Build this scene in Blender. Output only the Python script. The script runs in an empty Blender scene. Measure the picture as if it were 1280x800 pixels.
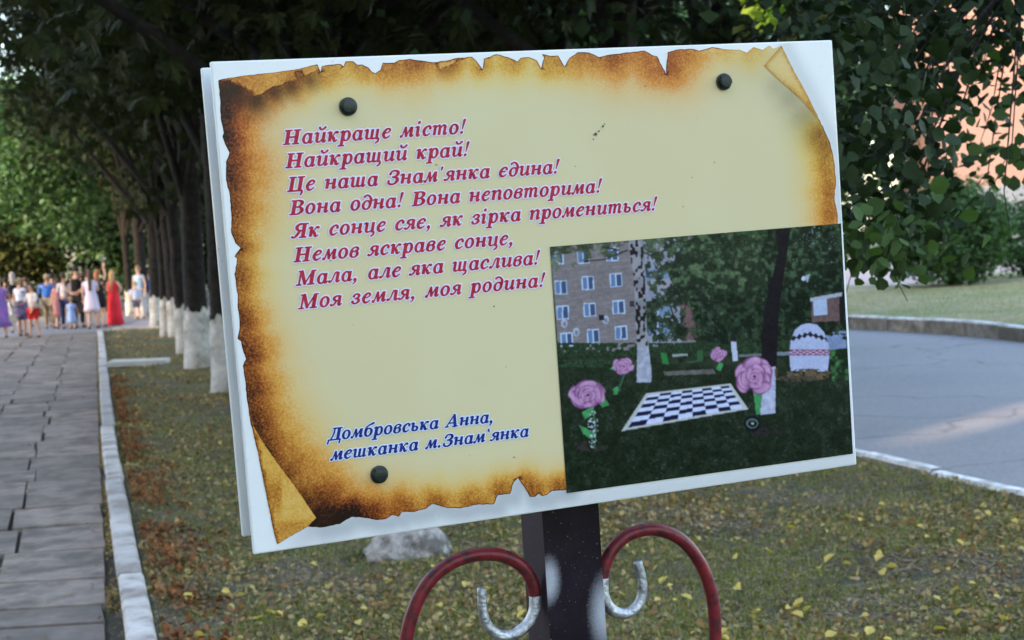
import bpy, bmesh, math, random
import numpy as np
from mathutils import Vector, Matrix
from mathutils.geometry import delaunay_2d_cdt
random.seed(7); RNG = np.random.default_rng(7)
SC = bpy.context.scene
COL = SC.collection

# ------------------------------------------------------------------ camera
F = 1870.0                      # focal length in photograph pixels (1280 wide)
CAM_H = 1.95
PITCH, ROLL = math.radians(3.24), math.radians(3.7)
_r0 = np.array([1.0, 0, 0]); _d0 = np.array([0, -math.sin(PITCH), -math.cos(PITCH)])
FWD = np.array([0, math.cos(PITCH), -math.sin(PITCH)])
RGT = math.cos(ROLL)*_r0 + math.sin(ROLL)*_d0
DWN = -math.sin(ROLL)*_r0 + math.cos(ROLL)*_d0
CPOS = np.array([0, 0, CAM_H])
cam_d = bpy.data.cameras.new('camera'); cam = bpy.data.objects.new('camera', cam_d); COL.objects.link(cam)
M = Matrix([[RGT[i], -DWN[i], -FWD[i], CPOS[i]] for i in range(3)] + [[0, 0, 0, 1]])
cam.matrix_world = M
cam_d.sensor_width = 36; cam_d.lens = 36*F/1280; cam_d.clip_start = .05; cam_d.clip_end = 3000
cam_d.dof.use_dof = True; cam_d.dof.focus_distance = 2.6; cam_d.dof.aperture_fstop = 9.0
SC.camera = cam

# ------------------------------------------------------------------ light
SUN_EL, SUN_AZ = math.radians(11), math.radians(225)    # the sun stands low, behind and to the left of the camera
W = bpy.data.worlds.new('World'); SC.world = W; W.use_nodes = True
wn = W.node_tree.nodes; bg = wn['Background']
sky = wn.new('ShaderNodeTexSky'); sky.sky_type = 'NISHITA'; sky.sun_disc = False
sky.sun_elevation = SUN_EL; sky.sun_rotation = SUN_AZ; sky.air_density = .8; sky.dust_density = 2.5; sky.ozone_density = 0.3
W.node_tree.links.new(sky.outputs[0], bg.inputs[0]); bg.inputs[1].default_value = 0.15
sun_d = bpy.data.lights.new('sun', 'SUN'); sun = bpy.data.objects.new('sun', sun_d); COL.objects.link(sun)
sun_d.energy = 2.0; sun_d.angle = math.radians(.5); sun_d.color = (1, .72, .48)
_s = Vector((math.sin(SUN_AZ)*math.cos(SUN_EL), math.cos(SUN_AZ)*math.cos(SUN_EL), math.sin(SUN_EL)))
sun.rotation_euler = _s.to_track_quat('Z', 'Y').to_euler(); sun.location = (0, 0, 40)
SC.view_settings.view_transform = 'Standard'; SC.view_settings.look = 'None'
SC.view_settings.exposure = 3.35; SC.view_settings.gamma = 1
SC.cycles.use_denoising = True
SC.cycles.max_bounces = 6; SC.cycles.diffuse_bounces = 3; SC.cycles.transmission_bounces = 3

# ------------------------------------------------------------------ measuring helpers
def ray(px, py):
    d = FWD + RGT*((px-640)/F) + DWN*((py-400)/F)
    return d
def G(px, py, z=0.0):                       # the point of the level z that the photograph shows at px, py
    d = ray(px, py); t = (z-CAM_H)/d[2]
    return CPOS + d*t
def D(px, py, depth):                       # the point at that depth along the view
    return CPOS + ray(px, py)*depth

# ------------------------------------------------------------------ mesh helpers
def link(name, me, mat=None, parent=None, loc=None):
    o = bpy.data.objects.new(name, me); COL.objects.link(o)
    if mat is not None and me is not None:
        for m in (mat if isinstance(mat, (list, tuple)) else [mat]): me.materials.append(m)
    if parent is not None: o.parent = parent
    if loc is not None: o.location = loc
    return o
def tag(o, label=None, cat=None, group=None, kind=None):
    if label: o['label'] = label
    if cat: o['category'] = cat
    if group: o['group'] = group
    if kind: o['kind'] = kind
    return o
def empty(name, loc, rz=0, label=None, cat=None, group=None):
    o = bpy.data.objects.new(name, None); COL.objects.link(o); o.location = loc; o.rotation_euler = (0, 0, rz)
    return tag(o, label, cat, group)
def npmesh(name, V, Fc, mi=None, smooth=False):
    """V (n,3), Fc (m,k) equal-sided faces."""
    V = np.asarray(V, dtype=np.float32); Fc = np.asarray(Fc, dtype=np.int32)
    me = bpy.data.meshes.new(name); k = Fc.shape[1]
    me.vertices.add(len(V)); me.vertices.foreach_set('co', V.ravel())
    me.loops.add(Fc.size); me.loops.foreach_set('vertex_index', Fc.ravel())
    me.polygons.add(len(Fc)); me.polygons.foreach_set('loop_start', np.arange(0, Fc.size, k, dtype=np.int32))
    if smooth: me.polygons.foreach_set('use_smooth', np.ones(len(Fc), dtype=bool))
    if mi is not None: me.polygons.foreach_set('material_index', np.asarray(mi, dtype=np.int32))
    me.update(calc_edges=True); me.validate()
    return me
def pymesh(name, V, Fc, smooth=False, mi=None):
    me = bpy.data.meshes.new(name); me.from_pydata([tuple(map(float, v)) for v in V], [], Fc); me.update()
    if smooth: me.polygons.foreach_set('use_smooth', [True]*len(me.polygons))
    if mi: me.polygons.foreach_set('material_index', mi)
    return me
class MB:
    def __init__(s): s.v = []; s.f = []; s.mi = []; s.m = 0
    def add(s, V, Fs):
        b = len(s.v); s.v += [tuple(map(float, v)) for v in V]; s.f += [tuple(i+b for i in f) for f in Fs]; s.mi += [s.m]*len(Fs); return s
    def box(s, c, h, ax=None, taper=1.0):
        c = np.array(c, float); ax = np.eye(3) if ax is None else np.array(ax, float)
        V = []
        for z in (-1, 1):
            t = taper if z > 0 else 1
            for x, y in ((-1, -1), (1, -1), (1, 1), (-1, 1)):
                V.append(c + ax[0]*h[0]*x*t + ax[1]*h[1]*y*t + ax[2]*h[2]*z)
        return s.add(V, [(3, 2, 1, 0), (4, 5, 6, 7), (0, 1, 5, 4), (1, 2, 6, 5), (2, 3, 7, 6), (3, 0, 4, 7)])
    def tube(s, P, R, n=8, cap=True):
        P = [np.array(p, float) for p in P]; R = R if hasattr(R, '__len__') else [R]*len(P)
        V = []; up = None
        for i, p in enumerate(P):
            t = P[min(i+1, len(P)-1)] - P[max(i-1, 0)]; t = t/(np.linalg.norm(t)+1e-12)
            if up is None:
                up = np.cross(t, [0, 0, 1.0]);
                if np.linalg.norm(up) < .05: up = np.cross(t, [0, 1.0, 0])
            up = up - t*np.dot(up, t); up /= np.linalg.norm(up)+1e-12; w = np.cross(t, up)
            for k in range(n):
                a = 2*math.pi*k/n; V.append(p + R[i]*(math.cos(a)*up + math.sin(a)*w))
        Fs = [(i*n+k, i*n+(k+1) % n, (i+1)*n+(k+1) % n, (i+1)*n+k) for i in range(len(P)-1) for k in range(n)]
        if cap: Fs += [tuple(range(n))[::-1], tuple((len(P)-1)*n+k for k in range(n))]
        return s.add(V, Fs)
    def mesh(s, name='m', smooth=False): return pymesh(name, s.v, s.f, smooth, s.mi)
def bevel(o, w=.004, seg=2):
    m = o.modifiers.new('bevel', 'BEVEL'); m.width = w; m.segments = seg; m.limit_method = 'ANGLE'; return o

# ------------------------------------------------------------------ materials
def lin(c): c = c/255.0; return c/12.92 if c <= .04045 else ((c+.055)/1.055)**2.4
class NT:
    def __init__(s, name):
        s.m = bpy.data.materials.new(name); s.m.use_nodes = True; s.t = s.m.node_tree; s.n = s.t.nodes
        s.b = s.n['Principled BSDF']
    def new(s, t, **k):
        n = s.n.new(t)
        for a, v in k.items(): setattr(n, a, v)
        return n
    def ln(s, a, b): s.t.links.new(a, b)
    def coord(s, which='Object', scale=(1, 1, 1)):
        c = s.new('ShaderNodeTexCoord'); mp = s.new('ShaderNodeMapping'); mp.inputs['Scale'].default_value = scale
        s.ln(c.outputs[which], mp.inputs[0]); return mp.outputs[0]
    def noise(s, vec, scale, detail=4, rough=.6):
        n = s.new('ShaderNodeTexNoise'); n.inputs['Scale'].default_value = scale; n.inputs['Detail'].default_value = detail
        n.inputs['Roughness'].default_value = rough; s.ln(vec, n.inputs['Vector']); return n.outputs['Fac']
    def ramp(s, fac, stops, interp='LINEAR'):
        r = s.new('ShaderNodeValToRGB'); cr = r.color_ramp; cr.interpolation = interp
        while len(cr.elements) < len(stops): cr.elements.new(.5)
        for e, (p, c) in zip(cr.elements, stops): e.position = p; e.color = (*c, 1) if len(c) == 3 else c
        s.ln(fac, r.inputs[0]); return r.outputs[0]
    def math(s, op, a, b=None, clamp=False):
        n = s.new('ShaderNodeMath', operation=op, use_clamp=clamp)
        for i, v in enumerate((a, b)):
            if v is None: continue
            if isinstance(v, (int, float)): n.inputs[i].default_value = v
            else: s.ln(v, n.inputs[i])
        return n.outputs[0]
    def mix(s, fac, a, b, mode='MIX'):
        n = s.new('ShaderNodeMix', data_type='RGBA', blend_type=mode)
        for i, v in ((0, fac), (6, a), (7, b)):
            if isinstance(v, (int, float)): n.inputs[i].default_value = v
            elif isinstance(v, tuple): n.inputs[i].default_value = (*v, 1) if len(v) == 3 else v
            else: s.ln(v, n.inputs[i])
        return n.outputs[2]
    def attr(s, name): n = s.new('ShaderNodeAttribute', attribute_name=name); return n
    def bump(s, h, strength=.3, dist=.01):
        n = s.new('ShaderNodeBump'); n.inputs['Strength'].default_value = strength; n.inputs['Distance'].default_value = dist
        s.ln(h, n.inputs['Height']); s.ln(n.outputs[0], s.b.inputs['Normal'])
    def base(s, c):
        if isinstance(c, tuple): s.b.inputs['Base Color'].default_value = (*c, 1)
        else: s.ln(c, s.b.inputs['Base Color'])
    def rough(s, r, spec=.5): s.b.inputs['Roughness'].default_value = r; s.b.inputs['Specular IOR Level'].default_value = spec
def speck(name, c1, c2, scale=8, rough=.85, bump=.2, bdist=.01, c3=None, s3=1.5, spec=.3, lo=.35, hi=.65, rnd=False):
    n = NT(name); v = n.coord('Object')
    if rnd:
        oi = n.new('ShaderNodeObjectInfo'); sc = n.math('MULTIPLY', oi.outputs['Random'], 40.0); va = n.new('ShaderNodeVectorMath', operation='ADD'); n.ln(v, va.inputs[0]); n.ln(sc, va.inputs[1]); v = va.outputs[0]
    a = n.noise(v, scale, 6, .65)
    col = n.ramp(a, [(lo, c1), (hi, c2)])
    if rnd: col = n.mix(1.0, col, n.ramp(oi.outputs['Random'], [(0, (.72, .72, .73)), (.5, (1, .98, .96)), (1, (1.2, 1.17, 1.14))]), 'MULTIPLY')
    if c3: col = n.mix(n.ramp(n.noise(v, s3, 3), [(.45, (0, 0, 0)), (.62, (1, 1, 1))]), col, c3)
    n.base(col); n.rough(rough, spec); n.bump(n.noise(v, scale*3, 4), bump, bdist); return n.m
def cloth(name, c, c2=None, scale=14, sharp=False):
    n = NT(name); v = n.coord('Object'); c2 = c2 or tuple(x*.75 for x in c)
    n.base(n.ramp(n.noise(v, scale, 2), [(.47, c), (.53, c2)] if sharp else [(.35, c), (.65, c2)])); n.rough(.9, .15)
    n.bump(n.noise(v, 9, 3), .5, .02); return n.m
def leafmat(name, cols, trans=.35, rough=.55):
    n = NT(name); g = n.new('ShaderNodeNewGeometry'); k = len(cols)
    col = n.ramp(g.outputs['Random Per Island'], [((i+.5)/k, c) for i, c in enumerate(cols)])
    v = n.coord('Object'); col = n.mix(.35, col, n.ramp(n.noise(v, 60, 2), [(.3, cols[0]), (.7, cols[-1])]))
    n.base(col); n.rough(rough, .12)
    tr = n.new('ShaderNodeBsdfTranslucent'); n.ln(n.mix(1.0, col, (1.3, 1.5, .5), 'MULTIPLY'), tr.inputs[0])
    mx = n.new('ShaderNodeMixShader'); mx.inputs[0].default_value = trans
    n.ln(n.b.outputs[0], mx.inputs[1]); n.ln(tr.outputs[0], mx.inputs[2]); n.ln(mx.outputs[0], n.n['Material Output'].inputs[0])
    return n.m

MT = {}
MT['soil'] = speck('soil', (.035, .027, .016), (.23, .18, .115), 45, .95, 1.0, .03, (.07, .07, .03), 2.1)
MT['dry_lawn'] = speck('dry_lawn', (.2, .18, .09), (.38, .33, .2), 5, .95, .4, .02, (.18, .21, .09), .5)
MT['slab'] = speck('paving_concrete', (.185, .148, .122), (.26, .21, .175), 9, .9, .6, .004, (.125, .1, .08), 3.1, rnd=True)
MT['joint'] = speck('joint_dirt', (.02, .017, .012), (.09, .075, .05), 30, .95)
MT['kerb'] = speck('limewashed_concrete', (.36, .33, .31), (.56, .53, .5), 7, .85, .4, .004, (.26, .22, .19), 3.5, rnd=True)
MT['oldkerb'] = speck('old_kerb_concrete', (.22, .21, .2), (.40, .38, .36), 9, .85, .5, .006, (.15, .14, .125), 2.6, rnd=True)
MT['paint'] = speck('kerb_white_paint', (.55, .56, .57), (.78, .79, .8), 14, .7, .2, .003, (.4, .38, .36), 5)
MT['pink'] = speck('pinkish_pavement', (.36, .28, .25), (.45, .36, .33), 3, .85)
MT['bark'] = speck('dark_bark', (.006, .005, .004), (.026, .021, .017), 7, .95, .9, .03)
MT['lime'] = speck('lime_wash', (.38, .36, .34), (.58, .56, .53), 6, .9, .4, .008, (.27, .24, .2), 3.3)
MT['rock'] = speck('pale_rock', (.3, .27, .25), (.56, .51, .48), 16, .95, 1.0, .03, (.16, .145, .13), 7)
MT['concrete'] = speck('bare_concrete', (.38, .36, .33), (.52, .5, .46), 9, .85, .3)
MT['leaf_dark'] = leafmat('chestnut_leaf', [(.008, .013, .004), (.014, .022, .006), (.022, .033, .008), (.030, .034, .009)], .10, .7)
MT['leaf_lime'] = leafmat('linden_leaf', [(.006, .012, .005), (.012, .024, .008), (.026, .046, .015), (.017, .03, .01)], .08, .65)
MT['leaf_lime_light'] = leafmat('linden_leaf_sun_painted', [(.018, .035, .012), (.045, .08, .026), (.07, .12, .035), (.03, .05, .018)], .25, .6)  # lighter linden copy, sunny tone painted into right and lowest leaves
MT['leaf_far'] = leafmat('avenue_leaf', [(.025, .065, .032), (.05, .105, .05), (.085, .155, .075), (.018, .04, .022)], .3)
MT['leaf_warm'] = leafmat('sun_painted_far_leaf', [(.04, .07, .02), (.07, .1, .025), (.11, .13, .03)], .4)  # yellow tone paints sun glints into the far leaf colour
MT['leaf_bush'] = leafmat('bush_leaf', [(.04, .08, .036), (.075, .135, .058), (.12, .19, .075), (.05, .10, .048)], .3)
def asphalt():
    n = NT('asphalt'); v = n.coord('Object'); big = n.noise(v, .35, 4); fine = n.noise(v, 40, 4)
    col = n.ramp(big, [(.3, (.16, .155, .165)), (.7, (.235, .225, .235))])
    col = n.mix(.35, col, n.ramp(fine, [(.35, (.1, .1, .105)), (.65, (.3, .29, .3))]))
    vo = n.new('ShaderNodeTexVoronoi', feature='DISTANCE_TO_EDGE'); vo.inputs['Scale'].default_value = .32
    wv = n.new('ShaderNodeVectorMath', operation='ADD'); nz = n.new('ShaderNodeTexNoise'); nz.inputs['Scale'].default_value = 1.1
    n.ln(v, nz.inputs['Vector']); n.ln(v, wv.inputs[0]); n.ln(nz.outputs['Color'], wv.inputs[1]); n.ln(wv.outputs[0], vo.inputs['Vector'])
    crack = n.ramp(vo.outputs['Distance'], [(.0, (.45, .45, .45)), (.012, (1, 1, 1))])
    n.base(n.mix(.8, col, crack, 'MULTIPLY')); n.rough(.75, .4); n.bump(fine, .25, .006); return n.m
MT['asphalt'] = asphalt()

# ------------------------------------------------------------------ the ground and what lies on it
def pts(L, z=0.0): return [G(x, y, z) for x, y in L]
def sheet(name, poly, z, mat, kind='structure', parent=None):
    me = pymesh(name, [(p[0], p[1], z) for p in poly], [tuple(range(len(poly)))]); o = link(name, me, mat, parent)
    return tag(o, kind=kind) if kind else o
def poly_x(P, y):                                   # x of the polyline at world y
    P = sorted(P, key=lambda p: p[1]); ys = [p[1] for p in P]; xs = [p[0] for p in P]
    if y <= ys[0]: return xs[0] + (y-ys[0])*(xs[1]-xs[0])/(ys[1]-ys[0])
    if y >= ys[-1]: return xs[-1] + (y-ys[-1])*(xs[-1]-xs[-2])/(ys[-1]-ys[-2])
    return float(np.interp(y, ys, xs))
def gnd(x, y):                                     # gentle relief of the verge
    return .02*np.sin(x*2.1+y*.7)*np.cos(y*1.3-x*.5) + .012*np.sin(x*5.3+1)*np.sin(y*4.1)

EDGE = pts([(134, 800), (133, 720), (131, 645), (128, 610), (125, 560), (123, 500), (122, 450), (121, 414)])   # right edge of the paving
YFAR = EDGE[-1][1]
KERB_PX = [((160, 830), (203, 830)), ((139, 645), (162, 645)), ((128, 561), (146, 561)), ((124, 490), (138, 490)), ((124, 448), (137, 448)), ((122, 413), (130, 413))]
near_edge = pts([(1073, 571), (1105, 580), (1202, 604), (1280, 621)])                   # road side edge of the verge
ne_dir = near_edge[0]-near_edge[-1]; ne_dir /= np.linalg.norm(ne_dir)
RE = [near_edge[-1] - ne_dir*14] + near_edge[::-1] + [near_edge[0]+ne_dir*5 + np.array([0, 1.2, 0]), near_edge[0]+ne_dir*9+np.array([0, 6.0, 0]), np.array([-.6, 30, 0]), np.array([-1.5, YFAR-.6, 0]), np.array([-2.5, 70, 0])]
far_edge = pts([(1064, 410), (1124, 413), (1225, 419.5), (1280, 427)])
fe_dir = far_edge[0]-far_edge[1]; fe_dir /= np.linalg.norm(fe_dir)
FE = [far_edge[-1] + (far_edge[-1]-far_edge[-2])*1.2 + np.array([2, -3, 0])] + far_edge[::-1] + [far_edge[0]+fe_dir*2.5, far_edge[0]+fe_dir*4.6+np.array([.3, 1.2, 0]), far_edge[0]+fe_dir*5.6+np.array([.9, 4.2, 0]), np.array([far_edge[0][0]-4.4, 60, 0])]

sheet('ground', [(-400, -200), (400, -200), (400, 900), (-400, 900)], -.06, MT['dry_lawn'])
# verge with relief
KZ0 = .07
nx, ny = 250, 400
KL = [G(*l, KZ0) for l in [(160, 830), (139, 645), (128, 561), (124, 490), (124, 448), (122, 413)]]
xs = np.linspace(-13, 14, nx); ys = np.linspace(-6, YFAR, ny); X, Y = np.meshgrid(xs, ys)
Z = gnd(X, Y) + RNG.normal(0, .004, X.shape) - .0
idx = np.arange(nx*ny).reshape(ny, nx)
keep = []
for j in range(ny-1):
    for i in range(nx-1):
        cx, cy = (xs[i]+xs[i+1])/2, (ys[j]+ys[j+1])/2
        if cx > poly_x(KL, cy)+.02 and cx < poly_x(RE, cy)+.25: keep.append((idx[j, i], idx[j, i+1], idx[j+1, i+1], idx[j+1, i]))
Z2 = np.where(X > np.array([[poly_x(RE, y) for _ in (0,)] for y in ys])-.05, np.minimum(Z, -.03), Z)
Z2 = np.where(X < np.array([[poly_x(EDGE, y)] for y in ys])+.02, np.minimum(Z2, -.03), Z2)
tag(link('verge_ground', npmesh('verge_ground', np.stack([X, Y, Z2], -1).reshape(-1, 3), keep, smooth=True), MT['soil']), kind='structure')
# road
road = [(p[0], p[1]) for p in RE] + [(p[0], p[1]) for p in [np.array([20, 70])]+FE[::-1]]
road = [(p[0], p[1]) for p in RE] + [(p[0], p[1]) for p in FE[::-1]] + [(30, FE[0][1]-4), (30, RE[0][1]-6)]
rb = bmesh.new(); rv = [rb.verts.new((x, y, -.012)) for x, y in road]; rf = rb.faces.new(rv); bmesh.ops.triangulate(rb, faces=[rf])
me = bpy.data.meshes.new('road'); rb.to_mesh(me); rb.free(); tag(link('road', me, MT['asphalt']), kind='structure')
# far plaza of the path and cross path
sheet('plaza', [(-40, YFAR), (-1.2, YFAR), (-1.6, YFAR+7.5), (-3, YFAR+20), (-6, 110), (-40, 110)], -.004, MT['asphalt'])
cpath = sheet('cross_path', [(EDGE[-1][0], YFAR+.12), (-1.5, YFAR+.12), (-1.5, YFAR+5), (EDGE[-1][0], YFAR+5)], .0, MT['pink'])
# path: bed plus single slabs
path = tag(link('path', pymesh('path', [(-9.5, -4, -.035)]+[(p[0]+.42, p[1], -.035) for p in [np.array([EDGE[0][0], -4])]+EDGE]+[(-16, YFAR, -.035)], [tuple(range(len(EDGE)+3))]), MT['joint']), kind='structure')
slabs = []
y = 5.6; row = 0
while y < YFAR-.1:
    d = random.choice([.46, .7, .74, .72, .95]) if y < 14 else random.choice([.7, .75, .95])
    y1 = min(y+d, YFAR); ncol = 4 if y > 26 else (3 if y > 15 else 2)
    off = random.uniform(-.03, .03) - (.05 if row % 2 else 0)
    for c in range(ncol+(1 if y > 36 else 0)):
        g = .007 + (.012 if random.random() < .15 else 0)+(.004 if y < 16 else 0)
        ea = poly_x(EDGE, y); eb = poly_x(EDGE, y1); wcol = .645
        j1 = off*(c > 0)+random.uniform(-.015, .015)*(c > 0); j0 = off+random.uniform(-.015, .015)
        xr0, xr1 = ea-c*wcol+j1, eb-c*wcol+j1; xl0, xl1 = ea-(c+1)*wcol+j0, eb-(c+1)*wcol+j0
        cx, cy = (xr0+xl1)/2, (y+y1)/2; dz = random.uniform(-.003, .003); tx, ty = random.uniform(-.008, .008), random.uniform(-.006, .006)
        gy = g*random.choice([1.1, 1.6, 2.4]); q = [(xl0+g, y+gy+random.uniform(0, .01)), (xr0-g, y+gy+random.uniform(0, .01)), (xr1-g, y1-gy), (xl1+g, y1-gy)]
        hz = lambda p: dz+tx*(p[0]-cx)+ty*(p[1]-cy)
        b = .004
        V = [(p[0]-cx, p[1]-cy, -.035) for p in q]+[(p[0]-cx, p[1]-cy, hz(p)-b) for p in q]
        V += [((p[0]-cx)*(1-2.2*b), (p[1]-cy)*(1-2.2*b), hz(p)) for p in q]
        Fs = [(0, 1, 5, 4), (1, 2, 6, 5), (2, 3, 7, 6), (3, 0, 4, 7), (4, 5, 9, 8), (5, 6, 10, 9), (6, 7, 11, 10), (7, 4, 8, 11), (8, 9, 10, 11)]
        me = pymesh('paving_slab', V, Fs); link('paving_slab', me, MT['slab'], path, (cx, cy, 0))
    y = y1; row += 1
# the rest of the paved avenue to the left, out of frame
sheet('avenue_paving', [(-16, -4), (poly_x(EDGE, 0)-1.6, -4), (poly_x(EDGE, 10)-1.33, 10), (poly_x(EDGE, 15)-2, 15.01), (poly_x(EDGE, 26)-2.65, 26), (poly_x(EDGE, YFAR)-3.3, YFAR), (-20, YFAR)], -.006, MT['slab'])

# kerb stones on the left
kerb = tag(empty('path_kerb', (0, 0, 0)), kind='structure')
KZ = .07
for (l0, r0), (l1, r1) in zip(KERB_PX, KERB_PX[1:]):
    A, B, C_, D_ = G(*l0, KZ), G(*r0, KZ), G(*l1, KZ), G(*r1, KZ)
    n = max(1, round(np.linalg.norm(C_-A)/ (2.3 if A[1] < 20 else 4.5)))
    for k in range(n):
        t0, t1 = k/n, (k+1)/n; jx = random.uniform(-.012, .012)
        a, b = A+(C_-A)*t0, B+(D_-B)*t0; c, d = A+(C_-A)*t1, B+(D_-B)*t1
        w = .155
        gap = np.array([0, .011, 0]); a = a+gap; c = c-gap
        b = a+np.array([w, 0, 0]); d = c+np.array([w, 0, 0])
        ctr = (a+d)/2; m = MB(); hz = random.uniform(-.008, .008)
        sub = 6; V = []; Fs = []
        for s_ in range(sub+1):
            t = s_/sub; l = a+(c-a)*t; r = b+(d-b)*t; nz = random.uniform(-.0012, .0012)
            prof = [(l[0]+jx, -.06), (l[0]+jx+nz, KZ+hz-.02), (l[0]+jx+.018, KZ+hz), (r[0]+jx-.018, KZ+hz+nz*.5), (r[0]+jx+nz, KZ+hz-.02), (r[0]+jx, -.06)]
            V += [(px-ctr[0], l[1]-ctr[1], pz) for px, pz in prof]
        for s_ in range(sub):
            for k2 in range(5): Fs.append((s_*6+k2, s_*6+k2+1, (s_+1)*6+k2+1, (s_+1)*6+k2))
        Fs += [tuple(range(6))[::-1], tuple(sub*6+i for i in range(6))]
        link('kerb_stone', pymesh('kerb_stone', V, Fs), MT['kerb'], kerb, (ctr[0], ctr[1], 0))
# light edging of the cross path
def strip_stones(name, P, w, z0, z1, mat, length, parent, top=None, jit=.006, side=1):
    """separate stones laid along a polyline; side=+1 puts the width to the right of the direction of travel"""
    P = [np.array([p[0], p[1]]) for p in P]; seg = []; L = 0; cum = [0]
    for a, b in zip(P, P[1:]): L += np.linalg.norm(b-a); cum.append(L)
    at = lambda s: np.array([np.interp(s, cum, [p[0] for p in P]), np.interp(s, cum, [p[1] for p in P])])
    n = max(1, round(L/length))
    for k in range(n):
        s0, s1 = L*k/n+.008, L*(k+1)/n-.008; a, b = at(s0), at(s1); t = (b-a)/np.linalg.norm(b-a); nn = np.array([t[1], -t[0]])*side
        a = a+nn*random.uniform(-jit, jit); b = b+nn*random.uniform(-jit, jit); h = z1+random.uniform(-jit, jit); c = (a+b)/2+nn*w/2
        V = []; Fs = []; bv = min(.025, (z1-z0)*.3, w*.2); sub = 4
        for i in range(sub+1):
            q = a+(b-a)*i/sub; r = random.uniform(-.004, .004)
            for o_, z in ((0, z0), (r, h-bv), (bv, h+r), (w-bv, h+r), (w, h-bv), (w, z0)):
                p = q+nn*o_; V.append((p[0]-c[0], p[1]-c[1], z))
        for i in range(sub):
            for j in range(5): Fs.append((i*6+j, i*6+j+1, (i+1)*6+j+1, (i+1)*6+j))
        Fs += [tuple(range(6)), tuple(sub*6+i for i in range(6))]
        mi = ([0, 1, 1, 1, 0]*sub+[0, 0]) if top else None
        me = pymesh(name, V, Fs, mi=mi); link(name, me, [mat, top] if top else mat, parent, (c[0], c[1], 0))
ck = tag(empty('cross_path_kerb', (0, 0, 0)), kind='structure')
strip_stones('kerb_stone', [(EDGE[-1][0]+.25, YFAR), (-1.6, YFAR)], .12, -.05, .03, MT['kerb'], 1.5, ck)
rk = tag(empty('road_kerb', (0, 0, 0)), kind='structure')
strip_stones('kerb_stone', RE[:9], .13, -.1, .035, MT['oldkerb'], 1.0, rk, top=MT['paint'], side=1, jit=.01)
fk = tag(empty('far_kerb', (0, 0, 0)), kind='structure')
FKH = .21
strip_stones('kerb_stone', FE, .16, -.1, FKH, MT['oldkerb'], 1.0, fk, top=MT['paint'], side=1, jit=.012)
# raised lawn beyond the far kerb
lawn = [(p[0]+.1, p[1]+.1) for p in FE] + [(60, 60), (60, FE[0][1]-4)]
b_ = bmesh.new(); vv = [b_.verts.new((x, y, FKH-.03)) for x, y in lawn]; f_ = b_.faces.new(vv); bmesh.ops.triangulate(b_, faces=[f_])
me = bpy.data.meshes.new('far_lawn'); b_.to_mesh(me); b_.free(); tag(link('far_lawn', me, MT['dry_lawn']), kind='structure')
LZ = FKH-.03
pv = [G(1000, 357, LZ), G(1128, 357, LZ), G(1150, 341, LZ), G(1000, 338, LZ)]
pv = [pv[0]+np.array([-4, 0, 0]), pv[0], pv[1], pv[1]+np.array([3.5, 3.5, 0]), pv[1]+np.array([30, 8, 0]), pv[1]+np.array([30, 22, 0]), pv[0]+np.array([-4, 22, 0])]
sheet('far_pavement', [(p[0], p[1]) for p in pv], LZ+.008, MT['pink'])

# ------------------------------------------------------------------ grass, litter
def place_region(n, ymin, ymax, power=1.0):
    u = RNG.random(n); yy = ymin*(ymax/ymin)**(u**power)
    xl = np.array([poly_x(KL, v) for v in yy]); xr = np.array([poly_x(RE, v) for v in yy])
    vis = .36*yy+.6
    a = np.maximum(xl+.17, -vis); b = np.minimum(xr-.04, vis); xx = a+(b-a)*RNG.random(n)
    ok = b > a; return xx[ok], yy[ok]
KL = [G(*l, KZ) for l, r in KERB_PX]
def blades(name, xx, yy, zz, hmin, hmax, wd, mat, lean=.6):
    n = len(xx); h = hmin+(hmax-hmin)*RNG.random(n)**2; a = RNG.random(n)*2*np.pi; ln_ = RNG.normal(0, lean, n)
    w = wd*(.6+.8*RNG.random(n)); dx, dy = np.cos(a), np.sin(a)
    P = np.stack([xx, yy, zz], 1)
    v0 = P+np.stack([dx*w, dy*w, 0*w], 1); v1 = P-np.stack([dx*w, dy*w, 0*w], 1)
    off = np.stack([-dy*h*np.abs(ln_), dx*h*np.abs(ln_), h*.9], 1)*np.sign(ln_)[:, None]; off[:, 2] = h*.85/(1+np.abs(ln_))
    v2 = P+off
    V = np.stack([v0, v1, v2], 1).reshape(-1, 3); return tag(link(name, npmesh(name, V, np.arange(len(V)).reshape(-1, 3)), mat), kind='stuff')
xx, yy = place_region(380000, 6.6, 43, 1.15)
tuft = np.sin(xx*11+2*np.sin(yy*7))*np.cos(yy*9+2*np.cos(xx*6))
patch = np.sin(xx*1.7+yy*.9)+np.sin(yy*2.3-xx*1.1+2)+np.sin(xx*4.1+yy*3.3)*.7+RNG.normal(0, .5, len(xx))+1.6*tuft+.75
ok = patch > -.4; xx, yy = xx[ok], yy[ok]
MT['grass'] = leafmat('verge_grass', [(.11, .155, .022), (.20, .22, .035), (.36, .31, .09), (.52, .42, .2), (.13, .18, .03), (.30, .28, .07), (.04, .05, .012)], .25, .8)
tag(blades('grass', xx, yy, gnd(xx, yy)-.004, .018, .075, .0036, MT['grass'], 1.0), 'short patchy grass of the verge, green mixed with straw', kind='stuff')
xx, yy = place_region(190000, 6.6, 43, 1.15)
MT['thatch'] = leafmat('dry_thatch', [(.2, .145, .08), (.34, .27, .16), (.1, .07, .035), (.46, .39, .26)], .1, .9)
tag(blades('dry_thatch', xx, yy, gnd(xx, yy)+.002, .006, .028, .0042, MT['thatch'], 3.0), kind='stuff')
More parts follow.
